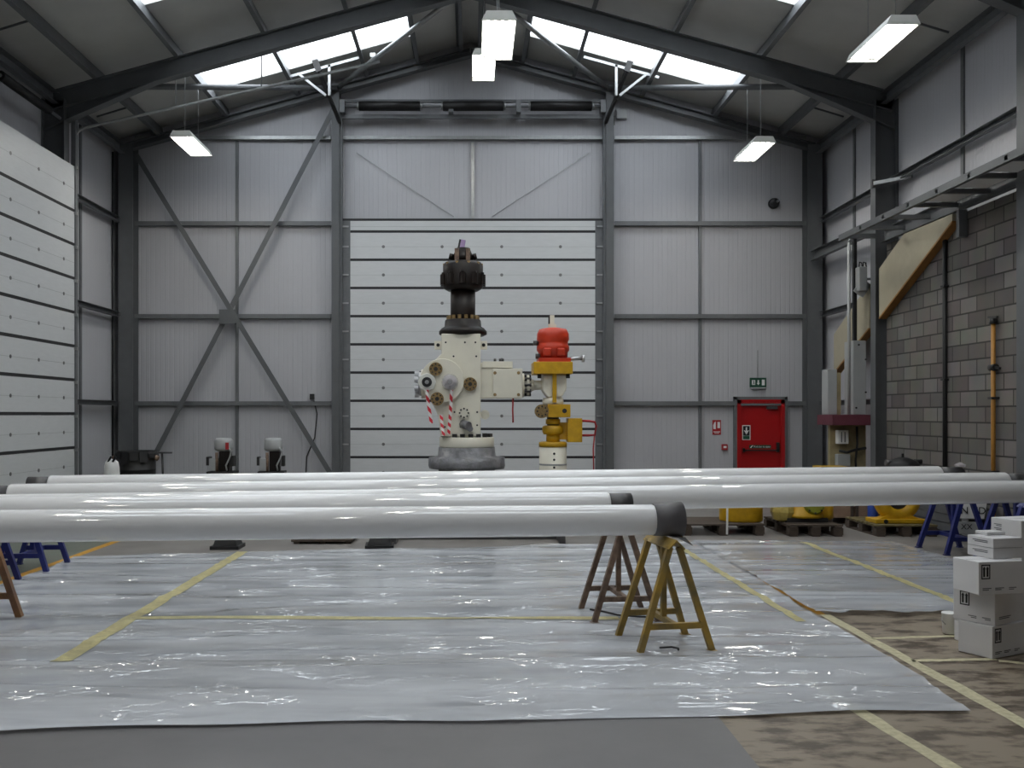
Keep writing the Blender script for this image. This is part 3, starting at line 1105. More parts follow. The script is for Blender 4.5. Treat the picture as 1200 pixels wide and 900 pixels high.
pA = axis_pt(767, 591, 6.86)
pA0 = pA + Vector((-7.6, -.66, .0))
pipe('nearest white pipe, lying in front with a dark grey sleeve on its right end', pA0, pA, flap=True)
pB = axis_pt(713, 576, 7.9)
pB0 = pB + Vector((-7.4, -.72, .0))
pipe('second white pipe from the front, its bare grey end resting above the brown trestle', pB0, pB, ends=(.19, .19))
c0, c1 = axis_pt(-40, 579.6, 7.75), axis_pt(1215, 562.5, 9.36)
pipe('third white pipe from the front, running out of view on both sides', c0, c1)
e0, e1 = axis_pt(11, 567, 9.1), axis_pt(1178, 553.3, 10.75)
pipe('fourth white pipe from the front, its bare ends showing at both sides', e0, e1, ends=(.3, .3))
f0, f1 = axis_pt(58, 557, 10.3), axis_pt(1100, 546, 11.75)
pF = pipe('rearmost white pipe, nearest the valve tree', f0, f1, ends=(.22, .3))
cr = thing('plastic_scrap', 'crumpled scrap of clear plastic on the right end of the rearmost pipe', 'plastic', (f1.x + .27, f1.y, f1.z + .098))
MB().lathe([(.01, 0), (.06, .004), (.07, .03), (.03, .05), (.01, .06)], seg=9, smooth=False).build('scrap', M['film'], cr)

# ------------------------------------------------------------------ trestles
def make_trestle(m, w=.53, d=.5, Hh=.80, bar=.042):
    t = thing('pipe_trestle', '', 'trestle')
    v = .05
    for sy in (-1, 1):
        for sx in (-1, 1):
            lb = MB().profile((sx * w / 2, sy * d / 2, 0.012), (sx * .035, sy * d / 2 * .86, Hh - .055), [(-bar / 2, -bar / 2), (bar / 2, -bar / 2), (bar / 2, bar / 2), (-bar / 2, bar / 2)], up=(0, 1, 0))
            lb.build('leg', m, t)
            MB().box((sx * w / 2 - .035, sy * d / 2 - .03, 0), (sx * w / 2 + .035, sy * d / 2 + .03, .012)).build('foot_pad', m, t)
        zc = .19
        f = zc / Hh
        xx = w / 2 * (1 - f) + .02
        MB().bar((-xx, sy * d / 2 * (1 - .14 * f), zc), (xx, sy * d / 2 * (1 - .14 * f), zc), bar * .8, bar).build('cross_bar', m, t)
    MB().bar((0, -d / 2 * .96, .19), (0, d / 2 * .96, .19), bar * .9, bar * .9).build('stretcher', m, t)
    MB().bar((0, 0, .21), (0, 0, Hh - .06), bar * .9, bar * .9).build('centre_post', m, t)
    MB().profile((0, -d / 2 - .02, Hh), (0, d / 2 + .02, Hh), [(0, 0), (.062, -.062), (.055, -.070), (0, -.012), (-.055, -.070), (-.062, -.062)]).build('ridge_angle', m, t)
    return t


G = 'pipe trestles'
SL = .008
tr = make_trestle(M['yellow_worn'])
tr.location, tr.rotation_euler = (1.40, 6.89, SL), (0, 0, R(9))
tag(tr, 'worn yellow trestle under the sleeved right end of the nearest pipe', group=G)
tr2 = make_trestle(M['brown_worn'])
tr2.location, tr2.rotation_euler = (1.22, 7.86, SL), (0, 0, R(6))
tag(tr2, 'rusty brown trestle just behind the worn yellow one', group=G)
tr3 = make_trestle(M['orange_worn'], bar=.05)
tr3.location, tr3.rotation_euler = (-4.0, 7.50, SL), (0, 0, R(2))
tag(tr3, 'orange-brown trestle at the left edge, in front of the blue ones', group=G)
for p, rz in (((-5.3, 6.27, 0), 3), ((-5.4, 7.16, 0), 5)):
    o = dup(tr3, p, R(rz), 'brown trestle beyond the left edge holding the near pipes')
tb = make_trestle(M['blue'], d=.66, bar=.05)
tb.location, tb.rotation_euler = (-4.86, 9.2, 0), (0, 0, R(4))
tag(tb, 'nearer navy blue trestle at the left edge, on the amber line', group=G)
dup(tb, (-4.83, 10.3, 0), R(5), 'farther navy blue trestle at the left, under the rearmost pipe end')
dup(tb, (5.95, 11.62, 0), R(2), 'navy blue trestle at the right, behind the stack of white cartons, nearer the pallets')
dup(tb, (6.15, 10.62, 0), R(4), 'navy blue trestle at the right edge, half hidden behind the topmost carton')
dup(tb, (5.75, 9.42, 0), R(6), 'navy blue trestle past the right edge holding the third pipe')

# ------------------------------------------------------------------ the valve tree
K = 14.0 / F
TX = (547 - VX) * K
tree = thing('subsea_valve_tree', 'cream valve tree with black cap, red actuator and yellow side valves', 'valve tree', (TX, 14.0, 0))


def T(px, py, y=0.0):
    return Vector(((px - 547) * K, y, H + (VY - py) * K))


def rr(w):
    return w * K


cr_, bk, br = M['cream'], M['tree_black'], M['brass']
# skid
sk = MB()
for x in (-.95, 1.26):
    sk.box((x - .04, -1.75, 0), (x + .04, 1.3, .10))
for y in (-1.25, -.5, .5, 1.3):
    sk.box((-.95, y - .04, .01), (1.26, y + .04, .10))
sk.box((1.0, -.3, .02), (1.6, .3, .11))
sk.build('skid', M['bare'], tree)
zb = T(547, 547).z
MB().lathe([(.36, .1), (.42, .14), (.42, zb - .05), (.45, zb)], (0, 0, 0), seg=32).build('lower_spool', M['bare'], tree)
MB().lathe([(rr(44), zb - .02), (rr(45), zb + .02), (rr(44.5), T(0, 536).z), (rr(34), T(0, 534).z), (rr(33), T(0, 524).z)], (0, 0, 0), seg=40).build('wrapped_base_flange', M['wrap'], tree)
z0, z1 = T(0, 524).z, T(0, 512).z
MB().lathe([(rr(31.5), z0), (rr(32), z0 + .02), (rr(32), z1 - .01), (rr(31), z1)], (0, 0, 0), seg=40).build('base_flange', cr_, tree)
MB().bolts((0, 0, z1), 'z', rr(27.5), 18, .035, .05).build('flange_nuts', M['dark'], tree)
# main block
yf = -.30
prof = [(517, 511), (563, 511), (563, 393), (518, 393), (518, 416), (510, 424), (503, 437), (502, 452), (506, 470), (514, 486), (516, 500)]
MB().poly([T(px, py, yf) for px, py in prof], (0, .6, 0)).build('valve_block', cr_, tree, bevel=.012)
c = T(519, 447, yf)
MB().cyl((c.x, yf, c.z), (c.x, yf - .09, c.z), rr(25), seg=40).build('round_cover', cr_, tree, bevel=.006)
b = MB()
for px, py in ((523, 403), (545, 403), (557, 403), (532, 419), (558, 419), (533, 483), (559, 483), (522, 500), (559, 498), (540, 500)):
    q = T(px, py, yf)
    b.cyl((q.x, yf - .004, q.z), (q.x, yf, q.z), .014, seg=10)
b.build('bolt_holes', M['ink'], tree)
for px in (514, 566.5):
    q = T(px, 405.5)
    b = MB().box((q.x - .055, -.2, q.z - .06), (q.x + .055, -.08, q.z + .06))
    lug = b.build('lifting_lug', cr_, tree)
    MB().cyl((q.x, -.208, q.z), (q.x, -.2, q.z), .026, seg=12).build('hole', M['ink'], lug)
for px, py, r_, yy in ((512, 434, 7.6, -.385), (513.5, 468, 7.6, -.385), (551, 451, 7.8, -.30)):
    q = T(px, py)
    o = MB().cyl((q.x, yy, q.z), (q.x, yy - .05, q.z), rr(r_), seg=24).build('brass_flange', br, tree)
    tag(o, 'tan bolted flange')
    MB().bolts((q.x, yy - .05, q.z), 'y', rr(r_ * .72), 8, .013, -.014).cyl((q.x, yy - .05, q.z), (q.x, yy - .06, q.z), .03, seg=12).build('bolts', M['dark'], o)
q = T(544, 484)
o = MB().cyl((q.x, yf, q.z), (q.x, yf - .03, q.z), rr(6.5), seg=20).build('white_flange', cr_, tree)
MB().bolts((q.x, yf - .03, q.z), 'y', rr(5), 8, .014, -.012).build('bolts', M['ink'], o)
q = T(568, 486)
MB().cyl((q.x, -.1, q.z), (q.x, -.16, q.z), rr(5.5), seg=20).build('white_flange', cr_, tree)
MB().cyl((T(563, 486).x - .02, -.1, q.z), (T(572, 486).x, -.1, q.z), .04, seg=14).build('side_port', cr_, tree)
q = T(547, 498)
MB().cyl((q.x - .06, yf, q.z + .02), (q.x + .03, yf - .12, q.z - .01), rr(5), seg=8).cyl((q.x + .05, yf, q.z - .05), (q.x + .05, yf - .1, q.z - .05), .045, seg=8).build('grey_fitting', M['wrap'], tree)
# two operator knobs with film and hazard tape
q = T(502, 449)
o = MB().cyl((q.x, -.34, q.z), (q.x, -.44, q.z), rr(10.5), seg=8, smooth=False).build('operator_housing', M['white_steel'], tree, bevel=.01)
MB().lathe_closed([(.03, -.02), (.072, -.02), (.072, .02), (.03, .02)], (q.x, -.455, q.z), 'y', 24).build('black_ring', M['black'], o)
MB().cyl((q.x, -.44, q.z), (q.x, -.5, q.z), .03, seg=6).build('spindle', M['silver'], o)
q = T(528, 449)
o = MB().cyl((q.x, -.35, q.z), (q.x, -.46, q.z), rr(7), seg=16).build('operator_housing', M['silver'], tree)
MB().lathe([(rr(10), -.36), (rr(9.5), -.42), (rr(8.5), -.48), (.05, -.52)], (q.x, 0, q.z), 'y', 14, smooth=False).build('clear_wrap', M['film'], o)
MB().cyl((q.x, -.46, q.z), (q.x, -.54, q.z), .025, seg=8).build('spindle', M['silver'], o)


def ribbon(pts, w=.045):
    b = MB()
    p = [Vector(v) for v in pts]
    for a, c in zip(p, p[1:]):
        b.bar(a, c, .006, w, up=(1, 0, 0))
    return b.build('barrier_tape_tail', M['hazard'], tree)


ribbon([T(502, 458, -.46), T(503, 470, -.44), T(505, 482, -.43), T(507, 496, -.42)])
ribbon([T(530, 458, -.47), T(529, 475, -.40), T(528, 490, -.37), T(526.5, 508, -.40)])
ribbon([T(518, 486, -.36), T(519, 497, -.38), T(521, 510, -.42)])
# left bonnet
q = T(500, 450)
MB().cyl((T(505, 450).x, 0, q.z), (T(494, 450).x, 0, q.z), rr(17), seg=28).build('left_bonnet', cr_, tree)
MB().cyl((T(494, 450).x, 0, q.z), (T(491, 450).x, 0, q.z), rr(14), seg=28).bolts((T(491, 450).x, 0, q.z), 'x', rr(13), 8, .045, -.06, seg=8, start=.4).build('bonnet_nuts', M['silver'], tree)
# right arm
MB().box(T(562, 467, -.22), T(580, 426, .22)).build('side_arm', cr_, tree, bevel=.012)
bx = MB().box(T(577, 467, -.3), T(611, 433, .22)).build('side_valve_block', cr_, tree, bevel=.01)
b = MB()
for px, py in ((579.5, 438), (606.5, 438), (579.5, 463), (606.5, 463)):
    q = T(px, py)
    b.cyl((q.x, -.31, q.z), (q.x, -.30, q.z), .024, seg=10)
b.build('bolts', M['brass'], bx)
tp = MB().box(T(565, 432, -.24), T(600, 424.5, .2)).build('top_plate', cr_, tree, bevel=.006)
for px in (580, 586, 589):
    q = T(px, 424.5)
    MB().cyl((q.x, -.05, q.z), (q.x, -.05, q.z + .05), .02, seg=8).build('grease_nipple', M['bare'], tp)
q = T(612, 451.5)
MB().cyl((T(610, 0).x, 0, q.z), (T(614, 0).x, 0, q.z), rr(14), seg=28).cyl((T(617, 0).x, 0, q.z), (T(620, 0).x, 0, q.z), rr(13), seg=28).cyl((T(614, 0).x, 0, q.z), (T(617, 0).x, 0, q.z), rr(10), seg=28).build('joint_flange', cr_, tree)
MB().bolts((T(612, 0).x, 0, q.z), 'x', rr(11.5), 10, .028, rr(10), seg=6).build('flange_nuts', M['dark'], tree)
MB().cyl((T(618, 0).x, 0, q.z), (T(626, 0).x, 0, q.z), rr(9), rr(6), seg=20).cyl((T(626, 0).x, 0, q.z), (T(640, 0).x, 0, q.z), rr(5.5), seg=20).build('reducer', cr_, tree)
MB().tube([T(600.5, 467, -.25), T(600, 480, -.25), T(600.4, 495, -.25)], .012, 6).build('string_tag', M['red_sign'], tree)
# black cap
zz = lambda py: T(0, py).z
xc = T(542.5, 0).x
MB().lathe([(rr(24), zz(394)), (rr(28), zz(392)), (rr(28), zz(388.5)), (rr(25), zz(385)), (rr(21.5), zz(383)), (rr(21), zz(376)), (rr(20), zz(375))], (xc, 0, 0), seg=36).build('bell_flange', bk, tree)
MB().bolts((xc, 0, zz(375)), 'z', rr(17), 14, .028, .06).build('pale_studs', M['brass'], tree)
MB().lathe([(rr(14), zz(376)), (rr(14.5), zz(370)), (rr(14.5), zz(337))], (xc, 0, 0), seg=32).build('neck', bk, tree)
hub = MB().lathe([(rr(18), zz(341)), (rr(23), zz(338)), (rr(23.5), zz(335)), (rr(23.5), zz(312)), (rr(21), zz(308)), (rr(16), zz(307))], (xc, 0, 0), seg=36).build('clamp_hub', bk, tree)
for i in range(10):
    a = i * math.pi / 5 + math.pi / 10
    p = Vector((xc + math.cos(a) * rr(23.5), math.sin(a) * rr(23.5), zz(329)))
    MB().cyl(p - Vector((0, 0, .075)), p + Vector((0, 0, .075)), .052, seg=8, smooth=False).cyl(p + Vector((0, 0, .075)), p + Vector((0, 0, .11)), .03, seg=6).build('clamp_lug', bk, hub)
b = MB()
for i in range(10):
    a = i * math.pi / 5
    p = Vector((xc + math.cos(a) * rr(21), math.sin(a) * rr(21), zz(316)))
    b.cyl(p, p + Vector((0, 0, .09)), .03, seg=6, smooth=False)
b.build('hub_bolts', M['brass'], hub)
MB().lathe([(rr(13), zz(307.5)), (rr(12), zz(300)), (rr(10), zz(296)), (rr(8), zz(291))], (xc, 0, 0), seg=24).build('top_cap', bk, tree)
for s in (-1, 1):
    MB().cyl((xc + s * rr(12), -.05, zz(302)), (xc + s * rr(16), -.05, zz(301)), .05, seg=10).build('shackle', bk, tree)
MB().box(T(533, 308, -.16), T(538, 293, -.1)).box(T(546, 308, -.16), T(551, 293, -.1)).build('cap_bolts', M['brown_worn'], tree)
q0, q1 = T(541, 293, 0), T(543, 281.5, 0)
MB().bar(q0, q1, .08, .07).build('lavender_stop', M['lavender'], tree)
MB().bar(T(537, 293, -.01), T(539.5, 281, -.01), .06, .03).build('stop_clip', M['dark'], tree)
# side tower
xt = T(648, 0).x


def lt(prof, name, m, y=0.0, seg=28, dx=0.0):
    return MB().lathe([(rr(r_), zz(py)) for r_, py in prof], (xt + dx, y, 0), seg=seg).build(name, m, tree)


MB().lathe([(rr(16), .1), (rr(16), zz(523))], (xt, 0, 0), seg=28).build('white_spool', cr_, tree)
b = MB()
for py in (531, 538, 547):
    b.cyl((xt, -rr(16) - .006, zz(py)), (xt, -rr(15.5), zz(py)), .017, seg=10)
b.build('bolt_holes', M['ink'], tree)
MB().lathe_closed([(rr(15.9), -.012), (rr(16.3), -.012), (rr(16.3), .012), (rr(15.9), .012)], (xt, 0, zz(544)), 'z', 28).build('seam_band', M['grey_box'], tree)
lt([(16.5, 523.5), (16.5, 518.5), (14, 517.5)], 'yellow_collar', M['yellow'])
lt([(8, 518), (8, 508)], 'yellow_stem', M['yellow'])
lt([(11, 509), (12.5, 506), (12.5, 500), (10, 498.5)], 'yellow_ring', M['yellow'])
lt([(7, 500), (7, 487)], 'dark_neck', M['bare'])
lt([(8.5, 497), (8.5, 491)], 'yellow_ring', M['yellow'])
MB().box(T(641, 489, -.2), T(667, 474, .15)).build('yellow_block', M['yellow'], tree, bevel=.008)
q = T(660, 481.5)
MB().cyl((q.x, -.205, q.z), (q.x, -.199, q.z), .035, seg=8).build('port', M['ink'], tree)
q = T(634, 482)
o = MB().cyl((q.x, -.05, q.z), (q.x, -.22, q.z), rr(8), seg=20).build('side_flange', br, tree)
MB().bolts((q.x, -.22, q.z), 'y', rr(5.5), 8, .014, -.012).build('bolts', M['dark'], o)
MB().cyl((q.x, -.1, q.z), (xt, -.1, q.z), .06, seg=14).build('side_pipe', M['bare'], tree)
lt([(12, 475), (12.5, 472), (12, 466)], 'white_collar', cr_)
b = MB()
b.poly([T(635, 440, -.16), T(663, 440, -.16), T(663, 456, -.16), T(657, 466, -.16), T(641, 466, -.16), T(635, 458, -.16)], (0, .32, 0))
b.build('white_valve_body', cr_, tree, bevel=.02)
MB().bar(T(648.5, 472, -.19), T(648.5, 438, -.19), .06, .04, up=(0, 1, 0)).build('yellow_strap', M['yellow'], tree)
MB().box(T(624, 439, -.28), T(669, 425, .28)).build('yellow_plate', M['yellow'], tree, bevel=.008)
for px in (631, 664):
    q = T(px, 441.5)
    MB().cyl((q.x, -.2, q.z - .03), (q.x, -.2, q.z + .03), .03, seg=6).build('plate_nut', M['dark'], tree)
MB().box(T(630, 425.5, -.25), T(667, 420.5, .25)).build('red_plate', M['red'], tree, bevel=.005)
lt([(17, 421), (17.2, 413), (19, 411), (19, 406), (17.6, 404), (17.6, 401), (19, 398), (18.6, 391), (16, 386), (8, 384.5), (3, 384)], 'red_actuator', M['red'], seg=12)
for px in (640, 656):
    q = T(px, 412)
    MB().box((q.x - rr(4.5), -rr(20), q.z - rr(6)), (q.x + rr(4.5), -rr(13), q.z + rr(3))).build('actuator_rib', M['red'], tree, bevel=.02)
q = T(647, 384)
MB().box((q.x - rr(4.5), -.06, zz(384.5)), (q.x + rr(4.5), .06, zz(380))).box((q.x - rr(2.5), -.03, zz(381)), (q.x + rr(2.5), .03, zz(369.5))).build('white_stem', cr_, tree)
MB().bar(T(643.5, 384, .02), T(643.5, 369, .02), .02, .03).build('stem_pin', M['dark'], tree)
MB().cyl(T(664, 421, -.1), T(681, 420.5, -.1), .028, seg=10).cyl(T(681, 420.5, -.1), T(684, 420.5, -.1), .055, seg=8).build('rod', M['silver'], tree)
MB().cyl(T(625, 402, 0), T(631, 402, 0), .035, seg=8).build('stub', M['bare'], tree)
MB().cyl(T(627, 418, -.1), T(632, 418, -.1), .04, seg=8).build('stub', M['bare'], tree)
MB().box(T(664, 518, -.16), T(681, 490, .1)).build('yellow_box', M['yellow'], tree, bevel=.01)
MB().box(T(655, 515, -.05), T(665, 495, .05)).build('box_bracket', M['yellow'], tree)
MB().tube([T(680, 493, -.1), T(690, 493.5, -.12), T(696, 494.5, -.12), T(697.5, 499, -.12), T(696, 509.5, -.12), T(688, 510, -.12), T(680, 510, -.1)], .018, 8).build('red_handle', M['red_sign'], tree)
MB().tube([T(695.5, 510, -.12), T(694, 525, -.12), T(694.6, 552, -.12), T(694, 580, -.12)], .01, 6).build('red_thread', M['red_sign'], tree)

# ------------------------------------------------------------------ back left corner: bin, stand, two machines
kx = 17.4 / F
bn = thing('waste_bin', 'dark metal drum with a wrinkled liner in the back left corner', 'bin', ((160 - VX) * kx, 17.4, 0))
zt = H + (VY - 529) * kx
MB().lathe([(.33, 0), (.34, .02), (.34, .35), (.352, .36), (.34, .37), (.34, .66), (.352, .67), (.34, .68), (.35, zt - .02), (.36, zt), (.33, zt), (.32, .5)], seg=36).build('drum', M['dark'], bn)
b = MB()
for i in range(14):
    a = i / 14 * 2 * math.pi
    l = random.uniform(.10, .26)
    c_ = Vector((math.cos(a), math.sin(a), 0))
    b.bar(c_ * .365 + Vector((0, 0, zt + .005)), c_ * (.372 + random.uniform(0, .02)) + Vector((0, 0, zt - l)), .15, .012, up=c_)
b.lathe_closed([(.33, -.01), (.372, -.01), (.372, .012), (.33, .012)], (0, 0, zt), 'z', 36)
b.build('liner', M['black'], bn)
for s in (-1, 1):
    MB().cyl((s * .34, -.05, zt - .1), (s * .42, -.05, zt - .13), .05, seg=8).build('handle', M['brown_worn'], bn)
kx = 16.75 / F
st = thing('roller_stand', 'thin black stand with a flat top bar right of the dark drum', 'stand', ((190 - VX) * kx, 16.75, 0))
zt2 = H + (VY - 531.5) * kx
MB().cyl((.03, 0, .1), (0, 0, zt2), .02, seg=8).build('pole', M['dark'], st)
MB().box((-.24, -.03, zt2), (.17, .03, zt2 + .03)).build('top_bar', M['bare'], st)
for i in range(3):
    a = i * 2.094 + .5
    MB().bar((.03, 0, .2), (.03 + math.cos(a) * .28, math.sin(a) * .28, .01), .025, .025).build('leg', M['dark'], st)
bg = thing('rubble_sack', 'white sack with black ties beside the dark drum', 'sack', ((131 - VX) * 16.6 / F, 16.6, 0))
MB().lathe([(.10, 0), (.14, .05), (.15, .4), (.13, .75), (.11, .85), (.05, .9)], seg=12, smooth=True).build('bag', M['paper'], bg)
for dx_ in (-.04, .04):
    MB().bar((dx_, -.08, .84), (dx_ + .06, -.08, .95), .03, .03).build('tie', M['black'], bg)


def make_pump():
    t = thing('spray_pump', '', 'pump')
    k = 17.8 / F
    z = lambda py: H + (VY - py) * k
    MB().box((-.26, -.24, .0), (.26, .24, .06)).build('base_plate', M['dark'], t)
    for s in (-1, 1):
        MB().box((s * .2 - .02, -.2, .06), (s * .2 + .02, .2, z(553))).build('frame', M['dark'], t)
    MB().box((-.25, -.22, z(555)), (.25, .22, z(552))).build('deck', M['dark'], t)
    MB().box((-.04, -.12, .06), (.15, .12, z(529))).build('column', M['tree_black'], t)
    MB().cyl((-.08, -.12, z(552)), (-.08, -.12, z(530)), .03, seg=10).build('rod', M['brown_worn'], t)
    MB().lathe([(.10, z(529)), (.165, z(527)), (.175, z(525)), (.17, z(516)), (.14, z(513.5)), (.05, z(513))], (.02, 0, 0), seg=24).build('air_motor', M['grey_box'], t)
    MB().box((-.27, -.16, z(545)), (-.22, .06, z(535))).build('gauge', M['dark'], t)
    MB().box((-.23, -.14, z(551)), (-.07, .1, z(537))).build('filter_box', M['grey_box'], t)
    MB().box((.18, -.14, z(546)), (.24, .06, z(534))).build('side_gauge', M['dark'], t)
    MB().tube([(.15, -.15, z(524)), (.2, -.16, z(529)), (.17, -.16, z(536)), (.1, -.15, z(545)), (.12, -.15, z(551))], .016, 8).build('hose', M['grey_box'], t)
    return t


p1 = make_pump()
p1.location = ((261 - VX) * 17.8 / F, 17.8, 0)
p1['label'] = 'grey-headed spray pump by the end wall, left of the pair'
p1['group'] = 'spray pumps by the end wall'
q = MB().box((.1, -.19, 1.03), (.16, -.165, 1.16)).build('red_tap', M['red_sign'], p1)
p2 = dup(p1, ((319 - VX) * 17.8 / F, 17.8, 0), R(6), 'grey-headed spray pump by the end wall, right of the pair, near the big door')
for c_ in list(p2.children):
    if c_.name.startswith('red_tap'):
        bpy.data.objects.remove(c_)

# ------------------------------------------------------------------ barrier posts on black rubber feet
def make_post():
    t = thing('barrier_post', '', 'post')
    MB().poly([(-.18, -.18, 0), (.18, -.18, 0), (.18, .18, 0), (-.18, .18, 0)], (0, 0, .045)).build('slab_foot', M['black'], t)
    b = MB()
    v = []
    for s_, z_ in ((.15, .045), (.12, .14)):
        v.append([b.bm.verts.new((x, y, z_)) for x, y in ((-s_, -s_), (s_, -s_), (s_, s_), (-s_, s_))])
    for i in range(4):
        b.bm.faces.new((v[0][i], v[0][(i + 1) % 4], v[1][(i + 1) % 4], v[1][i]))
    b.bm.faces.new(v[1])
    b.bm.faces.new(v[0][::-1])
    b.build('weighted_foot', M['black'], t)
    MB().cyl((0, 0, .14), (0, 0, .78), .025, seg=12).build('upright', M['black'], t)
    MB().lathe([(.025, .78), (.04, .8), (.04, .83), (.02, .85)], seg=14).build('cap', M['black'], t)
    return t


bp1 = make_post()
bp1.location = ((267 - VX) * 11.9 / F, 11.9, 0)
tag(bp1, 'black barrier foot under the pipes at the far end of the yellow tape', group='barrier posts behind the pipes')
dup(bp1, ((445 - VX) * 11.95 / F, 11.95, 0), R(4), 'black barrier foot under the pipes beside the valve tree skid')
db = thing('floor_board', 'low dark board lying on the floor behind the pipes, left of the skid', 'board', ((385 - VX) * 12.5 / F, 12.55, 0))
MB().box((-.45, -.3, .03), (.35, .3, .06)).build('top', M['wood_dark'], db)
for x in (-.38, -.05, .28):
    MB().box((x - .04, -.28, 0), (x + .04, .28, .03)).build('batten', M['wood_dark'], db)

# ------------------------------------------------------------------ pallets and their loads at the right
def make_pallet(label, x0, x1, y0, d, deck, rz=0.0):
    w = x1 - x0
    t = thing('wooden_pallet', label, 'pallet', ((x0 + x1) / 2, y0 + d / 2, 0), R(rz), 'wooden pallets along the back')
    m = M['wood_dark']
    for i in range(7):
        y = -d / 2 + (i + .5) * d / 7
        MB().box((-w / 2, y - .055, .138), (w / 2, y + .055, .16)).build('deck_board', deck, t)
    for x in (-w / 2 + .07, 0, w / 2 - .07):
        MB().box((x - .05, -d / 2, .116), (x + .05, d / 2, .138)).build('stringer', m, t)
        for y in (-d / 2 + .07, 0, d / 2 - .07):
            MB().box((x - .065, y - .065, .02), (x + .065, y + .065, .116)).build('block', m, t)
        MB().box((x - .05, -d / 2, 0), (x + .05, d / 2, .02)).build('base_board', m, t)
    return t


make_pallet('dark wooden pallet carrying the plain yellow drum', 2.93, 4.08, 13.1, .95, M['wood_dark'])
make_pallet('dark wooden pallet carrying the lumpy yellow valve', 4.38, 5.14, 13.0, 1.15, M['wood_dark'])
make_pallet('pale-topped pallet carrying the yellow ring flange', 5.58, 6.44, 12.98, 1.1, M['wood_pale'])

kx = 13.5 / F
sp_ = thing('yellow_spool', 'plain yellow drum standing on the pallet nearest the trestles', 'drum', ((870 - VX) * kx, 13.58, .16))
MB().lathe([(.30, 0), (.305, .02), (.305, .62), (.31, .64), (.33, .66), (.33, .7), (.28, .7)], seg=40).build('body', M['yellow'], sp_)
MB().bolts((0, 0, .7), 'z', .29, 10, .02, .03).build('studs', M['bare'], sp_)
vs = thing('white_strap', 'narrow white strap hanging down in front of the yellow drum', 'strap', ((852 - VX) * 13.07 / F, 13.07, 0))
MB().bar((0, 0, .02), (.006, 0, .62), .028, .006, up=(0, 1, 0)).build('webbing', M['paper'], vs)
MB().tube([(.006, 0, .62), (.02, .05, .75), (.05, .14, .85), (.1, .3, .872)], .008, 6).build('hook_end', M['paper'], vs)

yv = thing('yellow_valve', 'lumpy yellow valve wrapped in torn plastic on the middle pallet', 'valve', ((940 - VX) * kx, 13.55, .16))
MB().box((-.28, -.25, 0), (.3, .3, .06)).build('plinth', M['dark'], yv)
MB().lathe([(.3, .06), (.3, .1), (.26, .14), (.24, .3), (.2, .36), (.12, .38)], (.02, 0, 0), seg=26).build('body', M['yellow'], yv)
MB().lathe([(.12, 0), (.15, .03), (.15, .12), (.12, .15)], (.1, -.3, .26), 'y', 20).build('olive_cover', M['green_cap'], yv)
MB().bolts((.1, -.3, .26), 'y', .12, 8, .014, -.012).build('cover_bolts', M['dark'], yv)
MB().lathe([(.05, .0), (.13, .03), (.17, .14), (.15, .26), (.1, .33), (.03, .36)], (-.3, -.1, 0), seg=9, smooth=False).build('torn_wrap', mat('crumpled_yellow_wrap', (206, 184, 100), .4, var=.1, scale=20, bump=.7, bscale=24), yv)
MB().lathe([(.1, 0), (.14, .03), (.14, .2), (.08, .28)], (.3, -.05, .02), seg=18).build('side_outlet', M['yellow'], yv)

yr = thing('yellow_ring_flange', 'large yellow ring flange with a dark bore standing on the pale-topped pallet', 'flange', ((1055 - VX) * 13.2 / F, 13.3, .16))
MB().lathe_closed([(.15, -.06), (.24, -.09), (.31, -.06), (.33, 0), (.31, .1), (.15, .1)], (0, 0, .34), 'y', 40, smooth=True).build('ring', M['yellow'], yr)
MB().cyl((0, -.03, .34), (0, .09, .34), .155, seg=28).build('bore', M['black'], yr)
MB().box((-.36, -.14, 0), (.36, .22, .06)).build('foot', M['yellow'], yr, bevel=.01)
MB().poly([(-.28, -.08, .06), (.28, -.08, .06), (.12, -.08, .14), (-.12, -.08, .14)], (0, .16, 0)).build('saddle', M['yellow'], yr)
MB().cyl((-.22, -.15, .03), (-.22, -.14, .03), .03, seg=14).build('foot_bolt', M['dark'], yr)

for i, (px, w, lab) in enumerate(((980, .40, 'low pinkish plywood crate behind the pallets, left of the two'), (1013, .40, 'low pinkish plywood crate behind the pallets, right of the two'))):
    cr1 = thing('plywood_crate', lab, 'crate', ((px - VX) * 14.6 / F, 14.75, 0), group='plywood crates behind the pallets')
    MB().box((-w / 2, -.3, .1), (w / 2, .3, .62)).build('box', M['crate'], cr1, bevel=.004)
    for x in (-w / 2 + .05, w / 2 - .05):
        MB().box((x - .04, -.28, 0), (x + .04, .28, .1)).build('skid', M['wood_dark'], cr1)
    b = MB()
    for x in (-w / 2 + .02, w / 2 - .02):
        b.box((x - .02, -.32, .1), (x + .02, -.3, .62))
    b.build('batten', M['wood_dark'], cr1)
    MB().box((-w / 2, -.325, .5), (w / 2 * .2, -.32, .56)).build('red_band', M['red_sign'], cr1)
bl = thing('blue_canister', 'small bright blue canister with red top between the crates and the ring flange', 'canister', ((1024.5 - VX) * 14.2 / F, 14.25, 0))
MB().lathe([(.07, 0), (.075, .02), (.075, .38), (.05, .42)], seg=18).build('body', M['blue_plastic'], bl)
MB().lathe([(.06, .42), (.06, .5), (.03, .52)], seg=16).build('cap', M['red_sign'], bl)

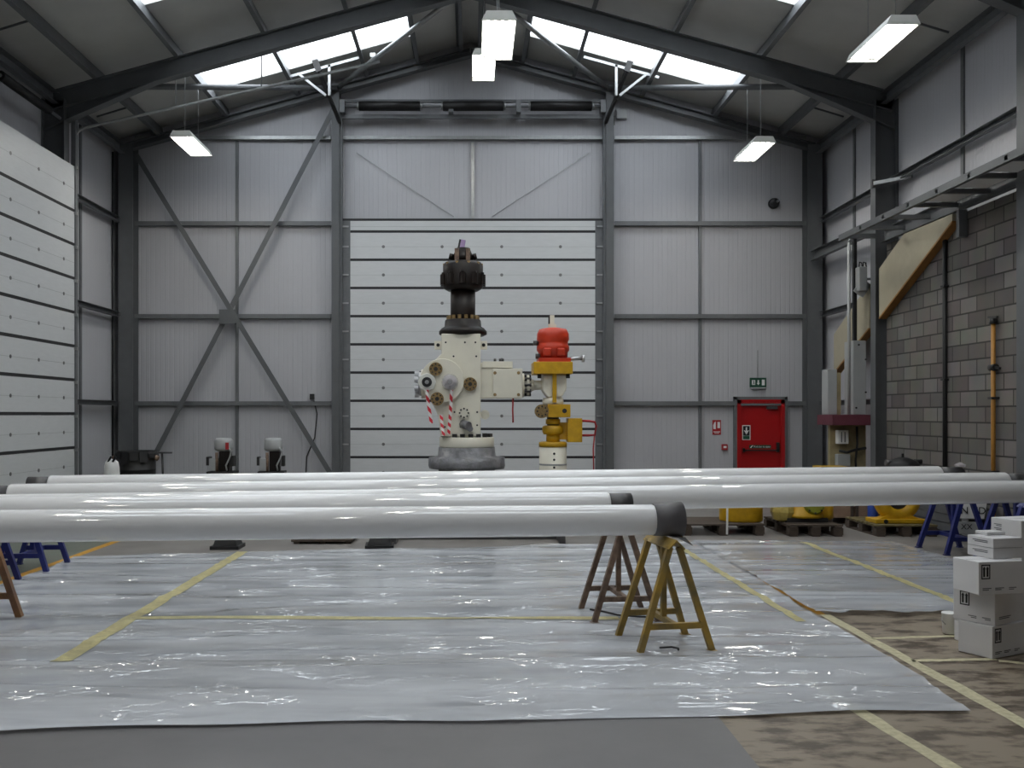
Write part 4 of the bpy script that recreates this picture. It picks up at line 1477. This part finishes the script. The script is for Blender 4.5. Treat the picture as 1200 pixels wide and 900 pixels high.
cp_ = thing('black_compressor', 'black machine with a top lever seen above the rearmost pipe by the block wall', 'machine', ((1058 - VX) * 14.6 / F, 14.6, 0))
kx = 14.6 / F
z = lambda py: H + (VY - py) * kx
MB().box((-.22, -.18, .06), (.22, .18, .8)).build('cabinet', M['dark'], cp_, bevel=.02)
for sx in (-1, 1):
    for sy in (-1, 1):
        MB().cyl((sx * .18, sy * .14, 0), (sx * .18, sy * .14, .06), .03, seg=8).build('foot', M['black'], cp_)
MB().lathe([(.2, .8), (.24, .83), (.25, z(544)), (.2, z(540)), (.1, z(537)), (.06, z(536))], seg=20).build('head', M['black'], cp_)
MB().bar((0, 0, z(537)), (-.005, 0, z(531.5)), .03, .03).build('lever', M['black'], cp_)
MB().cyl((.18, 0, z(541)), (.29, 0, z(541)), .04, seg=10).build('outlet', M['black'], cp_)
MB().cyl((-.18, 0, z(543)), (-.27, 0, z(542)), .05, seg=10).build('inlet', M['bare'], cp_)

rk = thing('steel_rail_stack', 'stack of grey steel lengths lying along the foot of the block wall', 'steel lengths', (6.62, 13.9, 0))
for i in range(2):
    MB().box((-.05, -1.2 + i * 1.0, 0), (.34, -1.1 + i * 1.0, .06)).build('bearer', M['wood_dark'], rk)
for i in range(3):
    for j in range(4):
        MB().channel((-.02 + i * .12, -1.4, .12 + j * .12), (-.02 + i * .12, .3, .12 + j * .12), .11, .1).build('steel_length', M['galv_dark'], rk)
sg = thing('notice_board', 'white notice board with large black letters leaning behind the blue trestle', 'sign', ((1131 - VX) * 12.3 / F, 12.35, 0), R(-8))
kx = 12.3 / F
z = lambda py: H + (VY - py) * kx
MB().poly([(-.07, 0, z(608)), (.26, 0, z(608)), (.31, 0.02, z(584)), (-.05, 0.02, z(584))], (0, .012, 0)).build('board', M['paper'], sg)
for x in (-.03, .21):
    MB().bar((x, .03, 0.005), (x, .03, z(590)), .03, .03).build('leg', M['bare'], sg)
writing('lettering', 'IN', .13, M['ink'], sg, (-.0, -.004, z(599)))
writing('lettering', 'ED', .13, M['ink'], sg, (.20, -.004, z(599)))
MB().box((-.08, -.01, z(626)), (.2, .02, z(612))).build('lower_board', M['grey_box'], sg)
writing('lettering', 'XX', .1, M['ink'], sg, (.04, -.013, z(618)))

# ------------------------------------------------------------------ right wall: board, tray, pipes, electrical bay
def slope_board(label, pts, edge):
    t = thing('sloping_board', label, 'board', (0, 0, 0))
    MB().poly([(7.0, y, z_) for y, z_ in pts], (.12, 0, 0)).build('face_board', M['beige'], t)
    (ya_, za), (yb_, zb_) = edge
    MB().bar((7.06, ya_, za - .015), (7.06, yb_, zb_ - .015), .13, .03).build('timber_edge', M['ply_edge'], t)
    return t


slope_board('cream board sloping across the top of the block wall', [(16.17, 3.36), (16.17, 4.2), (15.25, 4.62), (13.7, 4.62), (13.7, 4.52)], ((16.17, 3.36), (13.7, 4.52)))
slope_board('cream board continuing behind the portal column towards the end wall', [(18.2, 2.50), (18.2, 3.24), (16.6, 4.0), (16.6, 3.22)], ((18.2, 2.50), (16.6, 3.22)))

ct = thing('overhead_tray', 'grey steel ladder tray with white covers bracketed high along the block wall', 'tray', (0, 0, 4.75))
MB().channel((6.35, 9.2, 0), (6.35, 16.3, 0), .1, .06, flip=1).build('outer_rail', M['steel'], ct)
MB().channel((7.08, 9.2, .0), (7.08, 16.12, .0), .22, .08, flip=-1).build('inner_rail', M['steel'], ct)
y = 9.5
i = 0
while y < 16.2:
    MB().box((6.35, y - .035, -.03), (7.08 if y < 16.1 else 6.9, y + .035, .03)).build('rung', M['steel'], ct)
    if y < 13.4:
        MB().box((6.42, y + .04, .035), (7.02, y + .80, .05)).build('cover', M['paper'], ct)
    y += .84
    i += 1
for y in (10.2, 13.55):
    MB().box((7.0, y - .04, -.5), (7.12, y + .04, -.1)).build('bracket', M['steel'], ct)
MB().bar((6.4, 16.1, .0), (6.9, 16.1, .0), .06, .08).build('arm', M['steel'], ct)
ar = thing('column_arm', 'short steel arm fixed to the right portal column above the tray', 'bracket', (6.9, 16.15, 5.65))
MB().bar((-.02, -.06, 0), (.4, -.55, 0), .05, .06).build('bar', M['galv'], ar)
MB().cbox((-.02, -.02, 0), (.05, .06, .14)).build('end_plate', M['bare'], ar)

wp = thing('wall_conduit', 'straight black conduit running up the block wall', 'pipe', (7.09, 14.1, 0))
MB().cyl((0, 0, 0), (0, 0, 4.5), .032, seg=10).build('tube', M['black'], wp)
for z_ in (.8, 2.2, 3.6):
    MB().box((-.04, -.05, z_), (.045, .05, z_ + .03)).build('saddle', M['black'], wp)
gp = thing('gas_pipe', 'ochre upright pipe with a valve on the block wall', 'pipe', (7.07, 12.75, 0))
MB().cyl((0, 0, 0), (0, 0, 2.95), .029, seg=12).build('tube', M['gas'], gp)
MB().cyl((0, 0, 2.92), (0, 0, 3.0), .05, seg=10).bar((-.02, -.14, 3.0), (-.02, .08, 3.02), .03, .03).build('top_elbow', M['dark'], gp)
MB().cyl((0, -.06, 2.33), (0, .06, 2.33), .05, seg=10).bar((0, -.05, 2.33), (-.02, -.2, 2.31), .03, .03).build('valve', M['dark'], gp)
for z_ in (.9, 1.9):
    MB().box((-.05, -.05, z_), (.06, .05, z_ + .03)).build('saddle', M['dark'], gp)

el = thing('electrical_bay', 'grey electrical enclosures with maroon hood and tall silver conduit beside the right column', 'enclosure', (0, 0, 0))
k = 16.9 / F
X = lambda px, Y=16.9: (px - VX) * Y / F
Z = lambda py, Y=16.9: H + (VY - py) * Y / F
MB().box((X(974), 16.95, 0), (X(1016), 17.05, Z(498))).build('back_board', M['ply_yellow'], el)
MB().box((X(967), 16.55, Z(498)), (X(1016), 17.3, Z(486))).build('maroon_hood', M['maroon'], el, bevel=.006)
MB().box((X(994.5), 16.7, Z(486)), (X(1009.5), 17.1, Z(400))).build('grey_enclosure', M['grey_box'], el, bevel=.01)
for px, py in ((1001, 405), (1009, 422), (1009, 460), (998, 478)):
    MB().cyl((X(px), 16.69, Z(py)), (X(px), 16.7, Z(py)), .018, seg=8).build('screw', M['dark'], el)
MB().box((X(975), 17.1, Z(486)), (X(986), 17.4, Z(432))).build('side_enclosure', M['grey_box'], el, bevel=.01)
MB().box((X(986), 17.12, Z(486)), (X(991), 17.3, Z(436))).build('timber_batten', M['ply_yellow'], el)
MB().cyl((X(993, 16.75), 16.68, Z(486)), (X(993, 16.75), 16.68, Z(287)), .028, seg=12).build('silver_conduit', M['grey_box'], el)
MB().box((X(996), 16.72, Z(402)), (X(999.5), 16.8, Z(280))).build('black_cable_run', M['black'], el)
MB().tube([(X(993, 16.75), 16.68, Z(288)), (X(994.5, 16.75), 16.68, Z(282)), (X(998, 16.75), 16.68, Z(279))], .028, 10).build('conduit_bend', M['grey_box'], el)
o = MB().box((X(980), 16.8, Z(520)), (X(992), 16.95, Z(504))).build('socket_box', M['paper'], el, bevel=.008)
MB().box((X(983), 16.79, Z(518)), (X(984), 16.8, Z(506))).box((X(987), 16.79, Z(518)), (X(988), 16.8, Z(506))).build('cable_slots', M['ink_grey'], o)
MB().box((X(979.5), 16.8, Z(546)), (X(994), 16.95, Z(532))).build('socket_box', M['grey_box'], el, bevel=.01)
MB().tube([(X(982), 16.85, Z(528)), (X(990), 16.8, Z(530)), (X(1000), 16.82, Z(527)), (X(1014), 16.88, Z(525))], .025, 8).build('black_cable', M['black'], el)
MB().tube([(X(1003), 16.86, Z(500)), (X(1003), 16.84, Z(520)), (X(1001), 16.84, Z(540)), (X(1003), 16.86, Z(560))], .02, 8).build('cable', M['dark'], el)
fd = thing('flood_light', 'small grey floodlight fixed to the far side of the right portal column', 'light', (X(1008, 16.62), 16.62, 0))
MB().box((-.06, -.1, Z(344)), (.09, .08, Z(316))).build('head', M['grey_box'], fd, bevel=.02)
MB().bar((-.04, 0, Z(347)), (.12, 0, Z(333)), .04, .2).build('visor', M['grey_box'], fd)
b = MB()
for dx_ in (-.02, .05):
    b.tube([(dx_, 0, Z(316)), (dx_ + .01, 0, Z(310)), (dx_ + .05, 0, Z(311)), (dx_ + .06, 0, Z(316))], .014, 6)
b.build('cables', M['black'], fd)
MB().bar((.06, 0, Z(330)), (.36, -.12, Z(330)), .04, .04).build('bracket', M['steel'], fd)
wb = thing('yellow_bench', 'low bench with a yellow edge below the electrical enclosures', 'bench', (X(968, 16.2), 16.2, 0))
zb_ = Z(546, 16.2)
MB().box((-.16, -.2, zb_ - .04), (.3, .2, zb_)).build('top', M['yellow'], wb)
for sx in (-.13, .27):
    for sy in (-.17, .17):
        MB().box((sx - .02, sy - .02, 0), (sx + .02, sy + .02, zb_ - .04)).build('leg', M['dark'], wb)

# ------------------------------------------------------------------ white cartons at the right edge
def arrows(parent, w, h, cx, cz, face):
    """framed pair of upright arrows printed on a side; face 'x' = long side, 'y' = end"""
    fr_ = MB()

    def pt(u, v, o=0.0015):
        return (u, -o, v) if face == 'x' else (-o, u, v)
    dep = (0, .001, 0) if face == 'x' else (.001, 0, 0)
    s = 1

    def rect(b, u0, v0, u1, v1):
        b.poly([pt(u0, v0), pt(u1, v0), pt(u1, v1), pt(u0, v1)], dep)
    t = .008
    for u0, v0, u1, v1 in ((cx - w / 2, cz - h / 2, cx + w / 2, cz - h / 2 + t), (cx - w / 2, cz + h / 2 - t, cx + w / 2, cz + h / 2), (cx - w / 2, cz - h / 2, cx - w / 2 + t, cz + h / 2), (cx + w / 2 - t, cz - h / 2, cx + w / 2, cz + h / 2)):
        rect(fr_, u0, v0, u1, v1)
    for d_ in (-w * .19, w * .19):
        u = cx + d_
        fr_.poly([pt(u - .007, cz - h * .34), pt(u + .007, cz - h * .34), pt(u + .007, cz + h * .18), pt(u + .012, cz + h * .18), pt(u, cz + h * .37), pt(u - .012, cz + h * .18), pt(u - .007, cz + h * .18)], dep)
    return fr_.build('arrow_print', M['ink'], parent)


def carton(label, px, Y, z0, b_, a_, h_, yaw, mark=None, prints=(), lid=False):
    """near upright edge at a photo column; b_ = right side length, a_ = left side length"""
    t = thing('carton', label, 'box', ((px - VX) * Y / F, Y, z0), R(yaw), group='white cartons')
    bx_ = MB().box((0, 0, 0), (b_, a_, h_)).build('box', M['carton'], t, bevel=.004)
    MB().box((.004, a_ / 2 - .0015, h_), (b_ - .004, a_ / 2 + .0015, h_ + .0006)).build('flap_seam', M['ink_grey'], t)
    if lid:
        b = MB()
        b.box((-.003, -.003, h_ * .52), (b_ + .003, a_ + .003, h_ * .53))
        b.build('lid_line', M['ink_grey'], t)
    if mark:
        face, cx = mark
        arrows(t, .07, .1, cx, h_ - .068, face)
    pb = MB()
    n = 0
    for face, u0, u1, v in prints:
        for r_ in range(2):
            vv = v - r_ * .011
            if face == 'x':
                pb.box((u0, -.0012, vv), (u1 - r_ * .02, -.0003, vv + .006))
            else:
                pb.box((-.0012, u0, vv), (-.0003, u1 - r_ * .02, vv + .006))
        n += 1
    if n:
        pb.build('small_print', M['ink_grey'], t)
    else:
        pb.bm.free()
    return t


px3 = (('x', .03, .1, .04), ('x', .13, .2, .04), ('x', .24, .3, .04))
carton('white carton on the floor, bottom of the stack, front corner facing out', 1163, 6.49, .003, .38, .26, .225, 27, ('x', .06), px3)
carton('white carton second from the bottom of the stack, arrows on its left side', 1166, 6.50, .230, .36, .30, .228, 32, ('y', .215), (('y', .03, .09, .04), ('y', .13, .19, .04), ('x', .05, .2, .05)))
carton('white carton third from the bottom, overhanging the stack to the left with bold arrows', 1147, 6.42, .460, .36, .25, .225, 12, ('x', .055), px3)
carton('low white carton with a lidded top, fourth up the stack', 1164, 6.55, .687, .24, .24, .142, 14, None, (('y', .05, .19, .115), ('y', .05, .19, .045)), lid=True)
carton('flat white carton lying at the back on top of the lidded carton', 1157, 6.72, .831, .15, .12, .022, 12)
base = carton('white carton standing on the floor behind the stack', 1197, 6.95, .003, .34, .28, .30, 16)
carton('white carton in the middle of the rear stack', 1197, 6.95, .305, .34, .28, .30, 15)
carton('tallest white carton at the right edge, top of the rear stack', 1197, 6.95, .607, .34, .28, .30, 16, None, (('y', .18, .25, .25), ('y', .18, .25, .22)))
c7 = carton('small white carton with a red mark, beside the stack on its left', 1130.5, 6.95, .155, .10, .12, .145, 10)
MB().box((-.0015, .03, .05), (-.0004, .075, .11)).build('red_mark', M['red_sign'], c7)
carton('small plain carton on the floor under the red-marked one', 1130.5, 6.95, .003, .11, .12, .15, 8)
pt_ = thing('paint_can', 'small pale tin on the floor left of the cartons', 'tin', ((1113 - VX) * 7.25 / F, 7.25, .003))
MB().lathe([(.04, 0), (.052, .01), (.056, .15), (.06, .155), (.058, .165), (.03, .163)], seg=20).build('can', M['paper'], pt_)
MB().tube([(-.057, 0, .14), (-.075, -.02, .11), (-.055, -.045, .08)], .004, 6).build('handle', M['galv'], pt_)

# ------------------------------------------------------------------ small things lying on the sheet
cb_ = thing('floor_cable', 'short black cable lying on the plastic by the rusty brown trestle', 'cable', (0, 0, .034))
MB().tube([(1.0, 8.0, 0), (1.1, 7.92, 0), (1.2, 7.78, 0), (1.35, 7.72, 0), (1.5, 7.68, 0)], .008, 6).build('lead', M['black'], cb_)
hk = thing('bent_rod', 'small bent black rod lying on the plastic between the yellow trestle feet', 'rod', (0, 0, .036))
MB().tube([(1.33, 6.68, 0), (1.42, 6.70, 0), (1.46, 6.66, .0), (1.45, 6.62, 0)], .007, 6).build('rod', M['black'], hk)
